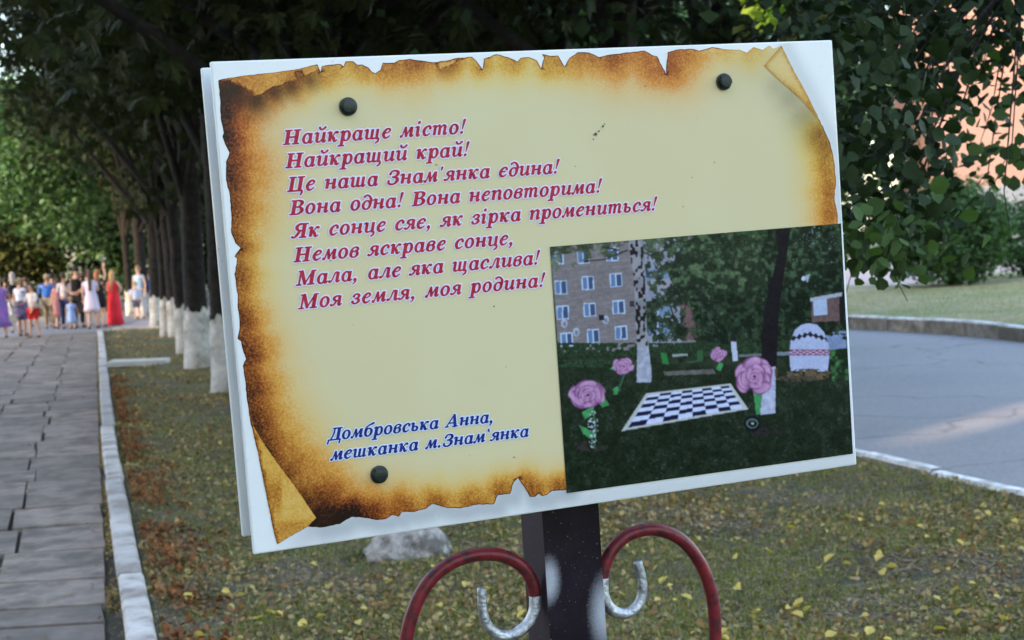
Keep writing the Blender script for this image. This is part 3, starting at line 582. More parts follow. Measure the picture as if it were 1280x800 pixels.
GL = {
 'а': (8.0, [EL(3.5, 3.5, 3.3, 3.7, 1.9, .8), ST(5.0, 1.2, 7.0, 2.0), LEG(6.2)]),
 'б': (7.6, [EL(3.7, 3.4, 3.5, 3.6, 2.0, .85), S((.9, 4.0, 1.6), (1.3, 7.0, 1.4), (3.2, 8.9, 1.2), (6.8, 10.4, 1.7))]),
 'в': (7.2, [EL(3.5, 2.3, 3.3, 2.5, 1.9, .8), S((1.3, 2.4, 1.9), (1.4, 5.2, 1.7), (3.0, 7.0, .9), (5.2, 6.7, 1.2), (5.8, 5.5, 1.7), (4.8, 4.6, 1.1), (3.2, 4.3, .8))]),
 'д': (7.4, [EL(3.6, 3.2, 3.4, 3.4, 1.9, .85), S((6.1, 3.4, 1.9), (6.3, 6.6, 1.8), (5.0, 9.0, 1.2), (2.8, 10.0, 1.0), (1.2, 9.0, 1.5))]),
 'е': (6.9, [S((1.4, 3.5, .8), (4.6, 4.2, .8), (5.7, 5.7, 1.3), (4.4, 6.8, 1.1), (2.6, 6.0, 1.6), (1.2, 3.4, 2.1), (2.2, .9, 1.6), (4.0, .45, 1.1), (6.0, 1.8, .7))]),
 'є': (6.9, [S((5.8, 5.4, 1.6), (5.1, 6.7, 1.1), (3.5, 6.6, 1.2), (1.8, 5.2, 1.9), (1.2, 3.2, 2.1), (2.0, 1.0, 1.6), (3.9, .45, 1.1), (6.0, 1.7, .7)), S((1.6, 3.7, .9), (4.8, 3.9, .9))]),
 'з': (6.4, [S((1.2, 5.5, 1.7), (2.2, 6.8, 1.0), (4.2, 6.7, 1.2), (5.0, 5.5, 1.8), (4.2, 4.3, 1.1), (2.4, 3.8, .8)), S((2.4, 3.8, .8), (4.6, 3.3, 1.2), (5.2, 2.0, 2.0), (3.8, .6, 1.1), (1.8, .5, 1.0), (.8, 1.8, 1.7))]),
 'и': (8.4, [EN(1.0), ST(.9, 1.6, 6.9, 2.0), S((1.9, 1.8, 1.9), (2.6, .55, 1.2), (4.2, .8, .8), (5.8, 3.0, .7)), ST(5.4, 1.2, 7.1, 2.0), LEG(6.6)]),
 'і': (4.6, [EN(1.1), ST(.9, 1.4, 7.0, 2.0), LEG(2.1), S((2.1, 9.7, 2.1), (2.15, 9.75, 2.1))]),
 'к': (8.0, [EN(1.0), ST(.8, .4, 7.0, 2.1), S((2.9, 3.4, .9), (4.6, 5.6, .9), (5.4, 6.6, 1.3), (6.6, 6.3, 1.7)), S((3.0, 3.9, 1.2), (4.3, 2.6, 1.9), (5.2, .8, 1.7), (6.0, .45, 1.1), (7.2, 1.3, .6))]),
 'л': (8.0, [S((.7, .9, 1.8), (1.5, .6, 1.0), (2.6, 2.4, .9), (3.9, 6.6, 1.0), (5.6, 6.9, 1.1)), ST(4.9, 1.2, 7.1, 2.1), LEG(6.2)]),
 'м': (9.8, [S((.6, .8, 1.7), (1.4, .6, .9), (2.9, 6.7, .9)), S((3.2, 6.6, 1.7), (4.4, 1.0, 1.8)), S((4.5, 1.0, .8), (7.0, 6.6, .9)), ST(6.6, 1.2, 7.1, 2.2), LEG(7.9)]),
 'н': (8.5, [EN(1.0), ST(.8, .4, 7.0, 2.1), S((2.6, 3.7, .95), (5.6, 3.9, .95)), ST(5.3, 1.2, 7.0, 2.1), LEG(6.5)]),
 'о': (7.4, [EL(3.6, 3.6, 3.5, 3.8, 2.0, .85)]),
 'п': (8.4, [EN(1.0), ST(.8, .2, 7.0, 2.1), S((2.4, 4.6, .7), (3.8, 6.4, .9), (5.4, 6.8, 1.6), (6.3, 5.9, 2.0)), ST(5.3, 1.2, 6.0, 2.1), LEG(6.5)]),
 'р': (8.0, [EN(1.3), ST(.9, -3.0, 7.0, 2.1), EL(4.6, 3.6, 3.1, 3.7, 1.9, .8), S((-.2, -3.0, .85), (3.9, -3.0, .85))]),
 'с': (6.7, [S((5.6, 5.3, 1.9), (5.0, 6.7, 1.1), (3.5, 6.7, 1.2), (1.8, 5.3, 1.9), (1.2, 3.3, 2.1), (2.0, 1.0, 1.6), (3.8, .45, 1.1), (5.9, 1.7, .7))]),
 'т': (11.6, [EN(1.0), ST(.8, .2, 7.0, 1.9), S((2.2, 4.8, .7), (3.4, 6.5, .9), (4.6, 6.7, 1.5), (5.3, 5.9, 1.8)), ST(4.4, .2, 6.2, 1.9), S((6.0, 4.8, .7), (7.0, 6.5, .9), (8.3, 6.7, 1.5), (9.1, 5.9, 1.8)), ST(8.2, 1.2, 6.2, 1.9), LEG(9.4)]),
 'ц': (8.4, [EN(1.0), ST(.9, 1.6, 6.9, 2.0), S((1.9, 1.8, 1.9), (2.6, .55, 1.2), (4.2, .6, .9), (5.8, 1.6, .8)), ST(5.4, .6, 7.1, 2.0), S((6.4, .7, 1.6), (7.6, .2, 1.2), (7.6, -1.4, 1.3), (6.0, -2.6, .9))]),
 'ш': (11.6, [EN(1.0), ST(.8, 1.4, 7.0, 1.9), S((1.8, 1.5, 1.8), (2.6, .55, 1.2), (4.8, .9, .9)), ST(4.5, 1.0, 7.0, 1.9), S((5.5, 1.4, 1.8), (6.2, .55, 1.2), (8.5, .9, .9)), ST(8.2, 1.2, 7.0, 1.9), LEG(9.4)]),
 'щ': (11.8, [EN(1.0), ST(.8, 1.4, 7.0, 1.9), S((1.8, 1.5, 1.8), (2.6, .55, 1.2), (4.8, .9, .9)), ST(4.5, 1.0, 7.0, 1.9), S((5.5, 1.4, 1.8), (6.2, .55, 1.2), (8.5, .9, .9)), ST(8.2, .6, 7.0, 1.9), S((9.2, .7, 1.6), (10.6, .2, 1.2), (10.6, -1.4, 1.3), (9.0, -2.6, .9))]),
 'ь': (7.0, [EN(1.0), ST(.8, 1.0, 7.0, 2.0), S((1.9, 1.0, 1.2), (3.4, .45, 1.0), (5.2, 1.0, 1.6), (5.6, 2.6, 1.8), (4.4, 3.9, 1.0), (2.6, 3.8, .8))]),
 'я': (7.6, [ST(4.7, 1.2, 6.9, 2.1), LEG(5.9), S((5.4, 6.75, .9), (3.2, 6.7, 1.1), (1.7, 5.3, 1.9), (2.9, 3.8, 1.1), (5.2, 3.5, .9)), S((3.8, 3.5, 1.1), (2.4, 1.2, 1.2), (1.2, .55, 1.1), (.2, .9, 1.5))]),
 'Н': (11.6, cap_stem(1.0)+cap_stem(7.2)+[ST(3, 4.5, 5.5, 5)]),
 'Ц': (11.4, [ST(1, .3, 9.7, 2.5), S((.1, 9.6, .85), (4.4, 9.6, .85)), ST(6.9, .3, 9.7, 2.5), S((6.0, 9.6, .85), (10.3, 9.6, .85)), S((.2, .45, .95), (9.8, .45, 1.0)), S((9.9, .4, 1.2), (10.2, -1.0, 1.4), (9.5, -2.4, 1.0))]),
 'З': (8.6, [S((1.4, 7.6, 1.8), (2.4, 9.3, 1.1), (4.6, 9.7, 1.1), (6.7, 8.8, 1.8), (6.9, 7.2, 2.2), (5.4, 5.7, 1.2), (3.2, 5.3, .9)), S((3.2, 5.3, .9), (6.0, 4.8, 1.4), (7.2, 3.0, 2.4), (5.6, .8, 1.5), (3.2, .3, 1.1), (1.2, 1.2, 1.4), (.9, 2.6, 1.7))]),
 'В': (9.6, cap_stem(1.0)+[S((2.6, 9.55, .9), (5.6, 9.5, 1.1), (7.5, 7.9, 2.3), (5.6, 5.6, 1.1), (3.0, 5.2, .9)), S((3.0, 5.25, .9), (6.2, 5.0, 1.1), (8.1, 2.9, 2.5), (6.0, .7, 1.2), (2.6, .45, .9))]),
 'Я': (10.2, [ST(6.2, .3, 9.7, 2.5), S((5.2, .42, .85), (9.7, .42, .85)), S((5.0, 9.55, .85), (9.8, 9.55, .85)), S((6.8, 9.5, 1.0), (3.8, 9.3, 1.3), (2.2, 7.3, 2.3), (3.8, 5.2, 1.2), (6.8, 4.9, .9)), S((4.8, 4.9, 1.6), (3.0, 2.0, 1.9), (1.4, .5, 1.1), (-.2, 1.0, 1.3))]),
 'М': (13.4, [S((.2, .42, .85), (3.4, .42, .85)), ST(1.4, .3, 9.6, 1.1), S((.6, 9.55, .85), (3.2, 9.55, .85)), S((2.7, 9.2, 2.3), (6.0, 1.1, 1.9)), S((6.0, 1.0, .9), (10.2, 9.4, 1.0)), ST(9.2, .3, 9.7, 2.5), S((8.2, .42, .85), (12.6, .42, .85)), S((10, 9.55, .85), (12.4, 9.55, .85))]),
 'Д': (10.4, [ST(6.6, .3, 9.7, 2.5), S((2.8, 9.55, .9), (10.0, 9.55, .9)), S((4.2, 9.3, 1.0), (3.8, 5.0, 1.2), (2.2, .8, 1.1)), S((.2, .5, 1.0), (10.2, .5, 1.0)), S((.5, .3, 1.1), (.3, -2.3, 1.3)), S((10.0, .3, 1.1), (9.8, -2.3, 1.3))]),
 'А': (11.2, [S((.8, .45, .9), (5.8, 9.6, 1.1)), S((6.1, 9.5, 2.1), (8.4, .8, 2.5)), S((3.0, 3.3, .9), (7.4, 3.3, .9)), S((-.4, .42, .85), (2.6, .42, .85)), S((6.4, .42, .85), (10.6, .42, .85))]),
 '!': (4.6, [S((2.4, 9.5, 2.0), (2.0, 5.2, 1.0), (1.8, 3.4, .6)), S((1.6, .9, 1.9), (1.65, .9, 1.9))]),
 ',': (4.0, [S((1.5, .9, 2.1), (2.1, .4, 1.5), (1.8, -1.2, .9), (.6, -2.2, .5))]),
 '.': (3.8, [S((1.3, .9, 2.2), (1.35, .9, 2.2))]),
 "'": (3.8, [S((1.4, 9.7, 1.6), (1.3, 7.9, .8))]),
 '`': (3.8, [S((1.0, 9.8, 1.7), (1.9, 8.0, .8))]),
 ' ': (5.2, []),
}
BREVE = S((2.6, 10.3, 1.5), (3.6, 9.1, 1.1), (5.2, 9.1, 1.1), (6.6, 10.3, 1.5))
GL['й'] = (GL['и'][0], GL['и'][1]+[BREVE])
def sdf_prim(p, X, Y):
    if p[0] == 's':
        q = p[1]; d = np.full(X.shape, 9.0)
        if len(q) > 2:                                  # smooth the pen path
            P = [q[0]]+list(q)+[q[-1]]; o = []
            for i in range(1, len(P)-2):
                for t in (0, .25, .5, .75):
                    a, b, c, e = [np.array(P[i+k], float) for k in (-1, 0, 1, 2)]
                    o.append(.5*((2*b)+(c-a)*t+(2*a-5*b+4*c-e)*t*t+(3*b-a-3*c+e)*t**3))
            o.append(np.array(P[-2], float)); q = o
        for a, b in zip(q, q[1:]):
            dx, dy = b[0]-a[0], b[1]-a[1]; L = dx*dx+dy*dy+1e-9; t = np.clip(((X-a[0])*dx+(Y-a[1])*dy)/L, 0, 1)
            d = np.minimum(d, np.hypot(X-a[0]-t*dx, Y-a[1]-t*dy)-(a[2]+(b[2]-a[2])*t)/2)
        return d
    if p[0] == 'b':
        cx, cy, hx, hy = (p[1]+p[3])/2, (p[2]+p[4])/2, (p[3]-p[1])/2, (p[4]-p[2])/2
        ax, ay = np.abs(X-cx)-hx, np.abs(Y-cy)-hy; return np.hypot(np.maximum(ax, 0), np.maximum(ay, 0))+np.minimum(np.maximum(ax, ay), 0)
    _, cx, cy, rx, ry, tx, ty = p
    def e(cx, rx, ry): return (np.sqrt(((X-cx)/rx)**2+((Y-cy)/ry)**2)-1)*min(rx, ry)
    return np.maximum(e(cx, rx, ry), -e(cx, rx-tx, ry-ty))
def contour(Fld, iso):
    """filled region Fld < iso on a unit grid -> points, polygons (marching squares)"""
    ny, nx = Fld.shape; ins = Fld < iso; P = []; key = {}; Fs = []
    def vid(k, x, y):
        if k not in key: key[k] = len(P); P.append((x, y))
        return key[k]
    cs = ins[:-1, :-1].astype(int)+ins[:-1, 1:]+ins[1:, :-1]+ins[1:, 1:]
    for j in range(ny-1):
        i = 0; row = cs[j]
        nz = np.nonzero(row)[0]
        k = 0
        while k < len(nz):
            i = int(nz[k])
            if row[i] == 4:
                i2 = i
                while k+1 < len(nz) and nz[k+1] == i2+1 and row[i2+1] == 4: k += 1; i2 += 1
                Fs.append((vid(('c', i, j), i, j), vid(('c', i2+1, j), i2+1, j), vid(('c', i2+1, j+1), i2+1, j+1), vid(('c', i, j+1), i, j+1)))
            else:
                c = [(i, j), (i+1, j), (i+1, j+1), (i, j+1)]; poly = []
                for a in range(4):
                    (x0, y0), (x1, y1) = c[a], c[(a+1) % 4]; f0, f1 = Fld[y0, x0], Fld[y1, x1]
                    if f0 < iso: poly.append(vid(('c', x0, y0), x0, y0))
                    if (f0 < iso) != (f1 < iso):
                        t = min(.98, max(.02, (iso-f0)/(f1-f0))); e = ('e', min(x0, x1), min(y0, y1), x0 != x1); poly.append(vid(e, x0+(x1-x0)*t, y0+(y1-y0)*t))
                if len(set(poly)) >= 3: Fs.append(tuple(dict.fromkeys(poly)))
            k += 1
    return np.array(P, float), Fs
def ink(name, c, c2, halo=False):
    n = NT(name); v = n.coord('Object'); n.base(n.ramp(n.noise(v, 70, 3), [(.35, c), (.65, c2)])); n.rough(.3, .1); return n.m
MT['ink_red'] = ink('crimson_ink', (.30, .010, .03), (.42, .025, .055)); MT['ink_blue'] = ink('blue_ink', (.012, .018, .13), (.02, .03, .2))
MT['halo'] = ink('pale_outline_ink', (.66, .6, .74), (.72, .64, .76)); MT['halo_blue'] = ink('pale_blue_outline_ink', (.56, .62, .8), (.62, .68, .85))
LINES = [("Найкраще місто!", (353.8,181.3), (579.5,167.0), 0), ("Найкращий край!", (356.7,210.5), (584,195), 0), ("Це наша Знам'янка єдина!", (359,240), (696.5,216.6), 0),
         ("Вона одна! Вона неповторима!", (361.7,269.1), (749.5,240.6), 0), ("Як сонце сяє, як зірка промениться!", (364.6,298.2), (818.5,263), 0), ("Немов яскраве сонце,", (367.1,327.9), (640,305.6), 0),
         ("Мала, але яка щаслива!", (369.6,357.3), (672,330.4), 0), ("Моя земля, моя родина!", (372.6,386.6), (678.5,358.3), 0),
         ("Домбровська Анна,", (409.5,551.0), (615,527.8), 1), ("мешканка м.Знам`янка", (412.7,575.7), (658.4,545.8), 1)]
for text, a, b, style in LINES:
    (ua, ub), (va, vb) = on_board([a[0], b[0]], [a[1], b[1]])
    L = math.hypot(ub-ua, vb-va); ex = np.array([ub-ua, vb-va])/L; ey = np.array([ex[1], -ex[0]])
    unit = (.00236 if style == 0 else .00205)
    adv = sum(GL[c][0] for c in text); track = (L/unit-adv+1.0)/(len(text)-1)
    cell = .00062/unit; gw = int((L/unit+6)/cell); gh = int(19/cell); X, Y = np.meshgrid(np.arange(gw)*cell-2.5, np.arange(gh)*cell-4.8)
    Xs = X-Y*.27; Fd = np.full(X.shape, 9.0); x = 0.0
    for ch in text:
        w, prims = GL[ch]
        if prims:
            i0 = max(0, int((x-6+2.5)/cell)); i1 = min(gw, int((x+w+8+2.5)/cell)); sx, sy = Xs[:, i0:i1]-x, Y[:, i0:i1]
            for p in prims: Fd[:, i0:i1] = np.minimum(Fd[:, i0:i1], sdf_prim(p, sx, sy))
        x += w+track
    line = None
    for nm, iso, lift, mat in (('verse_line', .1, .0020, MT['ink_blue' if style else 'ink_red']), ('letter_outline', .95, .0014, MT['halo_blue' if style else 'halo'])):
        P, Fs = contour(Fd, iso); gx, gy = (P[:, 0]*cell-2.5)*unit, (P[:, 1]*cell-4.8)*unit
        U = ua+ex[0]*gx+ey[0]*gy; Vv = va+ex[1]*gx+ey[1]*gy
        nm = 'signature_line' if style and nm == 'verse_line' else nm
        o = link(nm, pymesh(nm, W3(U, Vv, np.full(len(U), lift)), Fs), mat, line or board)
        if line is None: line = o; tag(o, 'slanted %s lettering reading %s' % (('dark blue', 'the signature') if style else ('crimson', text)) )

# ------------------------------------------------------------------ the photograph printed on the board
(u0, u1, u2, u3), (v0, v1, v2, v3) = on_board([687, 1050.5, 1065.5, 708], [308.5, 279.3, 567, 616.3])
gx_, gy_ = 500, 400; s_, t_ = np.meshgrid(np.linspace(0, 1, gx_), np.linspace(0, 1, gy_))
U = (1-t_)*((1-s_)*u0+s_*u1)+t_*((1-s_)*u3+s_*u2); V = (1-t_)*((1-s_)*v0+s_*v1)+t_*((1-s_)*v3+s_*v2); X, Y = to_px(U, V)
def vnoise(sc, seed, ax=1.0):
    r = np.random.default_rng(seed); gw, gh = int(420/sc)+4, int(360*ax/sc)+6; g = r.random((gh, gw)); fx = np.clip((X-680)/sc, 0, gw-2.01); fy = np.clip((Y-270)*ax/sc, 0, gh-2.01)
    i, j = fx.astype(int), fy.astype(int); a, b = fx-i, fy-j; a = a*a*(3-2*a); b = b*b*(3-2*b)
    return (g[j, i]*(1-a)+g[j, i+1]*a)*(1-b)+(g[j+1, i]*(1-a)+g[j+1, i+1]*a)*b
IMG = np.zeros(X.shape+(3,))
def c8(*c): return np.array([lin(v) for v in c])
def put(mask, col): 
    m = mask[..., None].astype(float) if mask.dtype == bool else mask[..., None]
    global IMG; IMG = IMG*(1-m)+np.asarray(col)*m
def cz(x, y): return (680+x/2.2225, 270+y/2.2225)        # zoomed tracing coordinates -> photograph pixels
def pol(*P, soft=0): return inside([cz(*p) for p in P], X, Y)
def blob(x, y, rx, ry, rot=0):
    cx, cy = cz(x, y); c, s = math.cos(rot), math.sin(rot); dx, dy = X-cx, Y-cy; return ((dx*c+dy*s)/(rx/2.2225))**2+((-dx*s+dy*c)/(ry/2.2225))**2
n1, n2, n3, n4 = vnoise(26, 1), vnoise(9, 2), vnoise(3.6, 3), vnoise(1.7, 4)
grain = (n4-.5)
# lawn
g0 = c8(33, 47, 28)*(.35+1.3*n2*n3+.6*n4+.25*np.clip((560-Y)/100, 0, 1))[..., None]; IMG[:] = g0
put(np.clip((445-Y)/22, 0, 1)*(Y < 460), c8(52, 88, 40)*(.35+1.1*n3)[..., None])
put(np.clip(1-np.abs((Y-452)/9), 0, 1)*.35*(n2 > .4), c8(70, 78, 48))
put(((n4 > .86) & (Y > 470) & (n2 > .5)), c8(62, 78, 60))
# block of flats
wall = pol((15, 80), (420, 55), (420, 350), (250, 372), (40, 385))
put(wall, c8(134, 124, 121)*(.86+.22*n2+.12*grain)[..., None]); put(wall & (np.mod(Y+.08*X, 2.6) < .5), c8(116, 106, 103))
def window(x, y, w, h, k=-.06):
    P = [(x, y), (x+w, y+k*w), (x+w+2, y+h+k*w), (x+2, y+h)]; put(pol(*P), c8(196, 208, 224))
    put(pol((x+3, y+3), (x+w*.45, y+3+k*w*.5), (x+w*.45+1, y+h-3), (x+4, y+h-2)), c8(98, 124, 156)); put(pol((x+w*.55, y+3+k*w*.5), (x+w-3, y+3+k*w), (x+w-1, y+h-4), (x+w*.55+1, y+h-3)), c8(66, 84, 112))
for x, y in [(90, 95), (170, 88), (28, 180), (103, 168), (181, 160), (33, 250), (108, 242), (188, 235), (44, 325), (118, 315), (195, 306)]: window(x, y, 34, 38)
for x, y in [(30, 105), (20, 100)]: window(x, y, 22, 30)
stair = pol((275, 70), (375, 62), (380, 350), (285, 355)); put(stair, c8(150, 150, 160)*(.8+.3*n2)[..., None])
for y in (150, 240, 290): put(pol((280, y), (352, y-6), (352, y+36), (280, y+40)), c8(120, 140, 168)); put(pol((312, y), (316, y), (316, y+38), (312, y+38)), c8(205, 212, 225))
put(pol((270, 180), (352, 172), (352, 205), (270, 212)), c8(158, 150, 158))
put(pol((375, 200), (470, 200), (470, 340), (380, 345)), c8(112, 84, 82)*(.8+.4*n3)[..., None]); window(420, 285, 30, 30)
for x, y in [(55, 298), (88, 322), (170, 288)]: put(blob(x, y, 9, 12) < 1, c8(176, 180, 190)); put(blob(x+1, y+2, 5, 7) < 1, c8(128, 130, 140))
put(pol((150, 275), (165, 273), (166, 290), (152, 290)), c8(40, 38, 44)); put(pol((236, 236), (250, 235), (250, 252), (237, 252)), c8(60, 60, 70))
# far trees
def sstep(x, a, b_): t = np.clip((x-a)/(b_-a), 0, 1); return t*t*(3-2*t)
def leaves(mask, dens, dark, light, seed):
    a, b_, c_ = vnoise(13, seed), vnoise(4.2, seed+1), vnoise(1.8, seed+2); cov = .45*a+.33*b_+.22*c_
    al = sstep(cov, .78-dens*.62, .86-dens*.62)*mask; lt = sstep(.5*vnoise(8, seed+3)+.5*b_, .42, .78)
    put(al, dark*(.35+.9*c_)[..., None]*(1-lt[..., None])+light*lt[..., None]*(.5+.9*c_)[..., None])
leaves(pol((330, 55), (560, 50), (640, 60), (640, 330), (560, 350), (440, 345), (400, 240), (350, 180), (330, 120)), .72, c8(44, 66, 38), c8(84, 112, 62), 20)
leaves(blob(480, 160, 125, 120) < 1, .86, c8(40, 62, 36), c8(88, 116, 66), 30)
leaves(pol((400, 230), (640, 200), (640, 370), (430, 350)), .82, c8(26, 44, 28), c8(50, 78, 46), 33)
leaves(pol((270, 240), (385, 220), (392, 340), (340, 345), (280, 330)), .6, c8(42, 56, 42), c8(66, 92, 58), 36)
leaves(pol((620, 20), (830, 15), (840, 330), (700, 345), (620, 340)), .9, c8(22, 38, 26), c8(52, 82, 48), 40)
leaves(blob(700, 110, 100, 90) < 1, .8, c8(30, 50, 32), c8(66, 100, 58), 43)
leaves(pol((15, 80), (330, 60), (330, 100), (120, 120), (60, 160), (15, 150)), .5, c8(80, 92, 62), c8(116, 126, 84), 46)
leaves(pol((15, 80), (250, 65), (200, 90), (15, 110)), .62, c8(70, 80, 54), c8(106, 116, 80), 48)
for P in ([(110, 125), (170, 120), (230, 95)], [(205, 95), (160, 85)]):
    q = [cz(*p) for p in P]; put(dist_poly(q, X, Y, False) < .9, c8(44, 38, 36))
put(dist_poly([cz(378, 342), cz(362, 290), cz(350, 250)], X, Y, False) < 1.0, c8(38, 36, 34))
put(pol((722, 168), (738, 160), (730, 186)), c8(190, 200, 212)*.7); put(blob(719, 174, 5, 6) < 1, c8(205, 212, 220))
put(((n4 > .93) & (X > 990) & (Y < 330)), c8(150, 164, 170))
leaves(pol((268, 60), (400, 60), (400, 210), (330, 240), (285, 190)), .52, c8(46, 62, 42), c8(82, 104, 66), 52)
leaves(pol((290, 200), (480, 190), (480, 345), (300, 350)), .6, c8(34, 50, 34), c8(62, 84, 54), 54)
# hedges, path, shed, far strip
put((Y > cz(0, 352)[1]) & (Y < cz(0, 392)[1]) & (X < cz(640, 0)[0]) & (n3 > .3), c8(40, 68, 36)*(.5+n4)[..., None])
put((Y > cz(0, 400)[1]) & (Y < cz(0, 420)[1]) & (X < cz(260, 0)[0]) & (n3 > .35), c8(44, 78, 40)*(.5+n4)[..., None])
put(pol((330, 432), (470, 425), (475, 438), (335, 443)), c8(108, 104, 96)*(.7+.5*n3)[..., None]); put(pol((540, 385), (700, 375), (700, 382), (540, 392)), c8(110, 112, 112))
put(pol((355, 384), (398, 382), (398, 388), (356, 391)), c8(150, 158, 150)); put(pol((322, 380), (338, 380), (346, 412), (328, 410)), c8(44, 128, 60)); put(pol((424, 375), (440, 373), (440, 402), (396, 410), (396, 404), (424, 400)), c8(40, 104, 52))
put(pol((742, 232), (822, 214), (824, 300), (742, 310)), c8(108, 86, 82)*(.8+.4*n3)[..., None]); put(pol((738, 228), (826, 212), (826, 222), (738, 238)), c8(170, 174, 182)); put(pol((746, 236), (784, 230), (786, 274), (748, 278)), c8(172, 184, 204)); put(pol((818, 225), (832, 222), (834, 300), (820, 300)), c8(28, 30, 30))
put(pol((780, 322), (838, 318), (840, 372), (785, 374)), c8(128, 142, 170)*(.85+.3*n3)[..., None]); leaves(pol((640, 300), (840, 290), (840, 345), (780, 330), (640, 350)), .6, c8(28, 42, 28), c8(60, 80, 44), 60)
put(pol((640, 378), (700, 376), (700, 386), (640, 388)), c8(120, 128, 134))
leaves(pol((790, 372), (845, 366), (850, 455), (800, 460)), .85, c8(26, 54, 28), c8(60, 124, 56), 63)
# birch trunk
bi = pol((233, 68), (272, 65), (276, 130), (280, 200), (284, 300), (290, 370), (298, 440), (296, 462), (256, 462), (258, 370), (252, 280), (248, 170), (240, 120))
put(bi, c8(150, 146, 146)*(.72+.5*n2)[..., None]); put(bi & (vnoise(3.2, 70, .7) > .56) & (Y < cz(0, 360)[1]), c8(38, 34, 36)); put(bi & (Y > cz(0, 365)[1]), c8(172, 172, 182)*(.72+.45*n3)[..., None])
# dark trunk at the right, whitewashed foot
dt = pol((640, 38), (684, 34), (672, 120), (660, 200), (650, 290), (645, 420), (604, 422), (602, 340), (612, 250), (632, 170), (650, 100)); put(dt, c8(30, 26, 30)*(.7+.6*n3)[..., None])
wf = pol((610, 424), (642, 418), (641, 548), (600, 552), (603, 480)); put(wf, c8(182, 182, 198)*(.8+.35*n3)[..., None])
put(pol((640, 425), (648, 422), (646, 445), (640, 446)), c8(96, 72, 44)); put(pol((518, 349), (532, 349), (538, 402), (523, 403)), c8(190, 192, 206)); put(pol((519, 322), (530, 322), (532, 349), (520, 349)), c8(38, 38, 40))
# white egg with a patterned band
egg = inside([cz(*p) for p in [(735, 298), (757, 302), (776, 322), (788, 352), (792, 385), (786, 432), (684, 430), (680, 385), (684, 345), (696, 316), (714, 302)]], X, Y)
put(egg, c8(178, 184, 208)*(.94+.1*n2)[..., None]); xr = np.mod(X*2.2225, 18)/9-1
put(egg & (np.abs((Y-270)*2.2225-328-.6*np.abs(X-cz(735, 0)[0])) < 5+3*np.cos(X*.9)), c8(40, 42, 52))
for yy_ in (372, 386): put(egg & (np.abs((Y-270)*2.2225-yy_-(X-cz(735, 0)[0])*0) < 1.3), c8(136, 40, 66))
put(egg & (np.abs(np.abs((Y-270)*2.2225-379)-4.5*np.abs(xr)) < 1.6), c8(150, 44, 72))
put((blob(735, 440, 66, 16) < 1) & (n3 > .35), c8(98, 82, 62)*(.5+n4)[..., None]); put((blob(700, 452, 60, 8) < 1) & (n4 > .5), c8(84, 72, 60))
# chessboard
Q = [cz(*p) for p in [(283, 492), (517, 466), (566, 536), (214, 597)]]
Qi = [cz(*p) for p in [(290, 496), (512, 471), (551, 533), (232, 588)]]
put(inside(Q, X, Y), c8(190, 190, 182))
A8 = []; B8 = []
for (x, y), (a, b) in zip(Qi, [(0, 0), (8, 0), (8, 8), (0, 8)]):
    A8 += [[a, b, 1, 0, 0, 0, -x*a, -x*b], [0, 0, 0, a, b, 1, -y*a, -y*b]]; B8 += [x, y]
hm = np.append(np.linalg.solve(np.array(A8), np.array(B8)), 1).reshape(3, 3); hi = np.linalg.inv(hm); w_ = hi[2, 0]*X+hi[2, 1]*Y+hi[2, 2]
ca, cb = (hi[0, 0]*X+hi[0, 1]*Y+hi[0, 2])/w_, (hi[1, 0]*X+hi[1, 1]*Y+hi[1, 2])/w_; inb = inside(Qi, X, Y); put(inb, c8(206, 210, 232)); put(inb & ((np.floor(ca)+np.floor(cb)) % 2 == 1), c8(30, 32, 62))
# bare earth, tyre
put((blob(128, 640, 50, 14) < 1) & (n3 > .35), c8(56, 50, 44)*(.6+.8*n4)[..., None]); put((blob(605, 597, 48, 15) < 1) & (n3 > .3), c8(46, 42, 40)*(.6+.8*n4)[..., None])
put(blob(577, 576, 24, 22) < 1, c8(22, 26, 34)); put((blob(577, 576, 17, 14) < 1), c8(84, 104, 96)); put((blob(578, 577, 12, 9) < 1), c8(18, 22, 22)); put((blob(578, 576, 4, 3) < 1), c8(160, 170, 165))
# roses
def rose(x, y, r, sq=.85, stem=None, seed=0):
    rr_ = np.random.default_rng(seed+50)
    for ring, (rad, n_, pr) in enumerate(((.74, 7, .34), (.58, 6, .44), (.38, 5, .38), (.2, 4, .28), (.08, 2, .18))):
        for k in range(n_):
            th = 2*math.pi*(k+.5*(ring % 2))/n_+rr_.uniform(-.45, .45)+seed; q = rad*rr_.uniform(.7, 1.22); cx, cy = x+math.cos(th)*q*r, y+math.sin(th)*q*r*sq; w = pr*rr_.uniform(.85, 1.2)*r
            put(np.clip((1.12-blob(cx, cy, w*1.06, w*.76*sq, th+1.57))*3, 0, 1), c8(136, 84, 124)*(.85+.3*n3)[..., None])
            dx, dy = (X-cz(cx, cy)[0])*2.2225/w, (Y-cz(cx, cy)[1])*2.2225/w; g = np.clip(.5+.55*(dx*math.cos(th)+dy*math.sin(th))-.12*dy, 0, 1)
            put(np.clip((1-blob(cx, cy, w, w*.64*sq, th+1.57+rr_.uniform(-.4, .4)))*3, 0, 1), c8(136, 80, 122)*(1-g)[..., None]+c8(218, 168, 198)*g[..., None]*(.9+.2*n3)[..., None])
    put(blob(x, y, r*.09, r*.07) < 1, c8(98, 48, 84))
def lf(*P): put(pol(*P), c8(72, 150, 86)*(.7+.5*n3)[..., None])
def stemw(P, w): put(dist_poly([cz(*p) for p in P], X, Y, False) < w, c8(52, 110, 66)*(.7+.5*n3)[..., None])
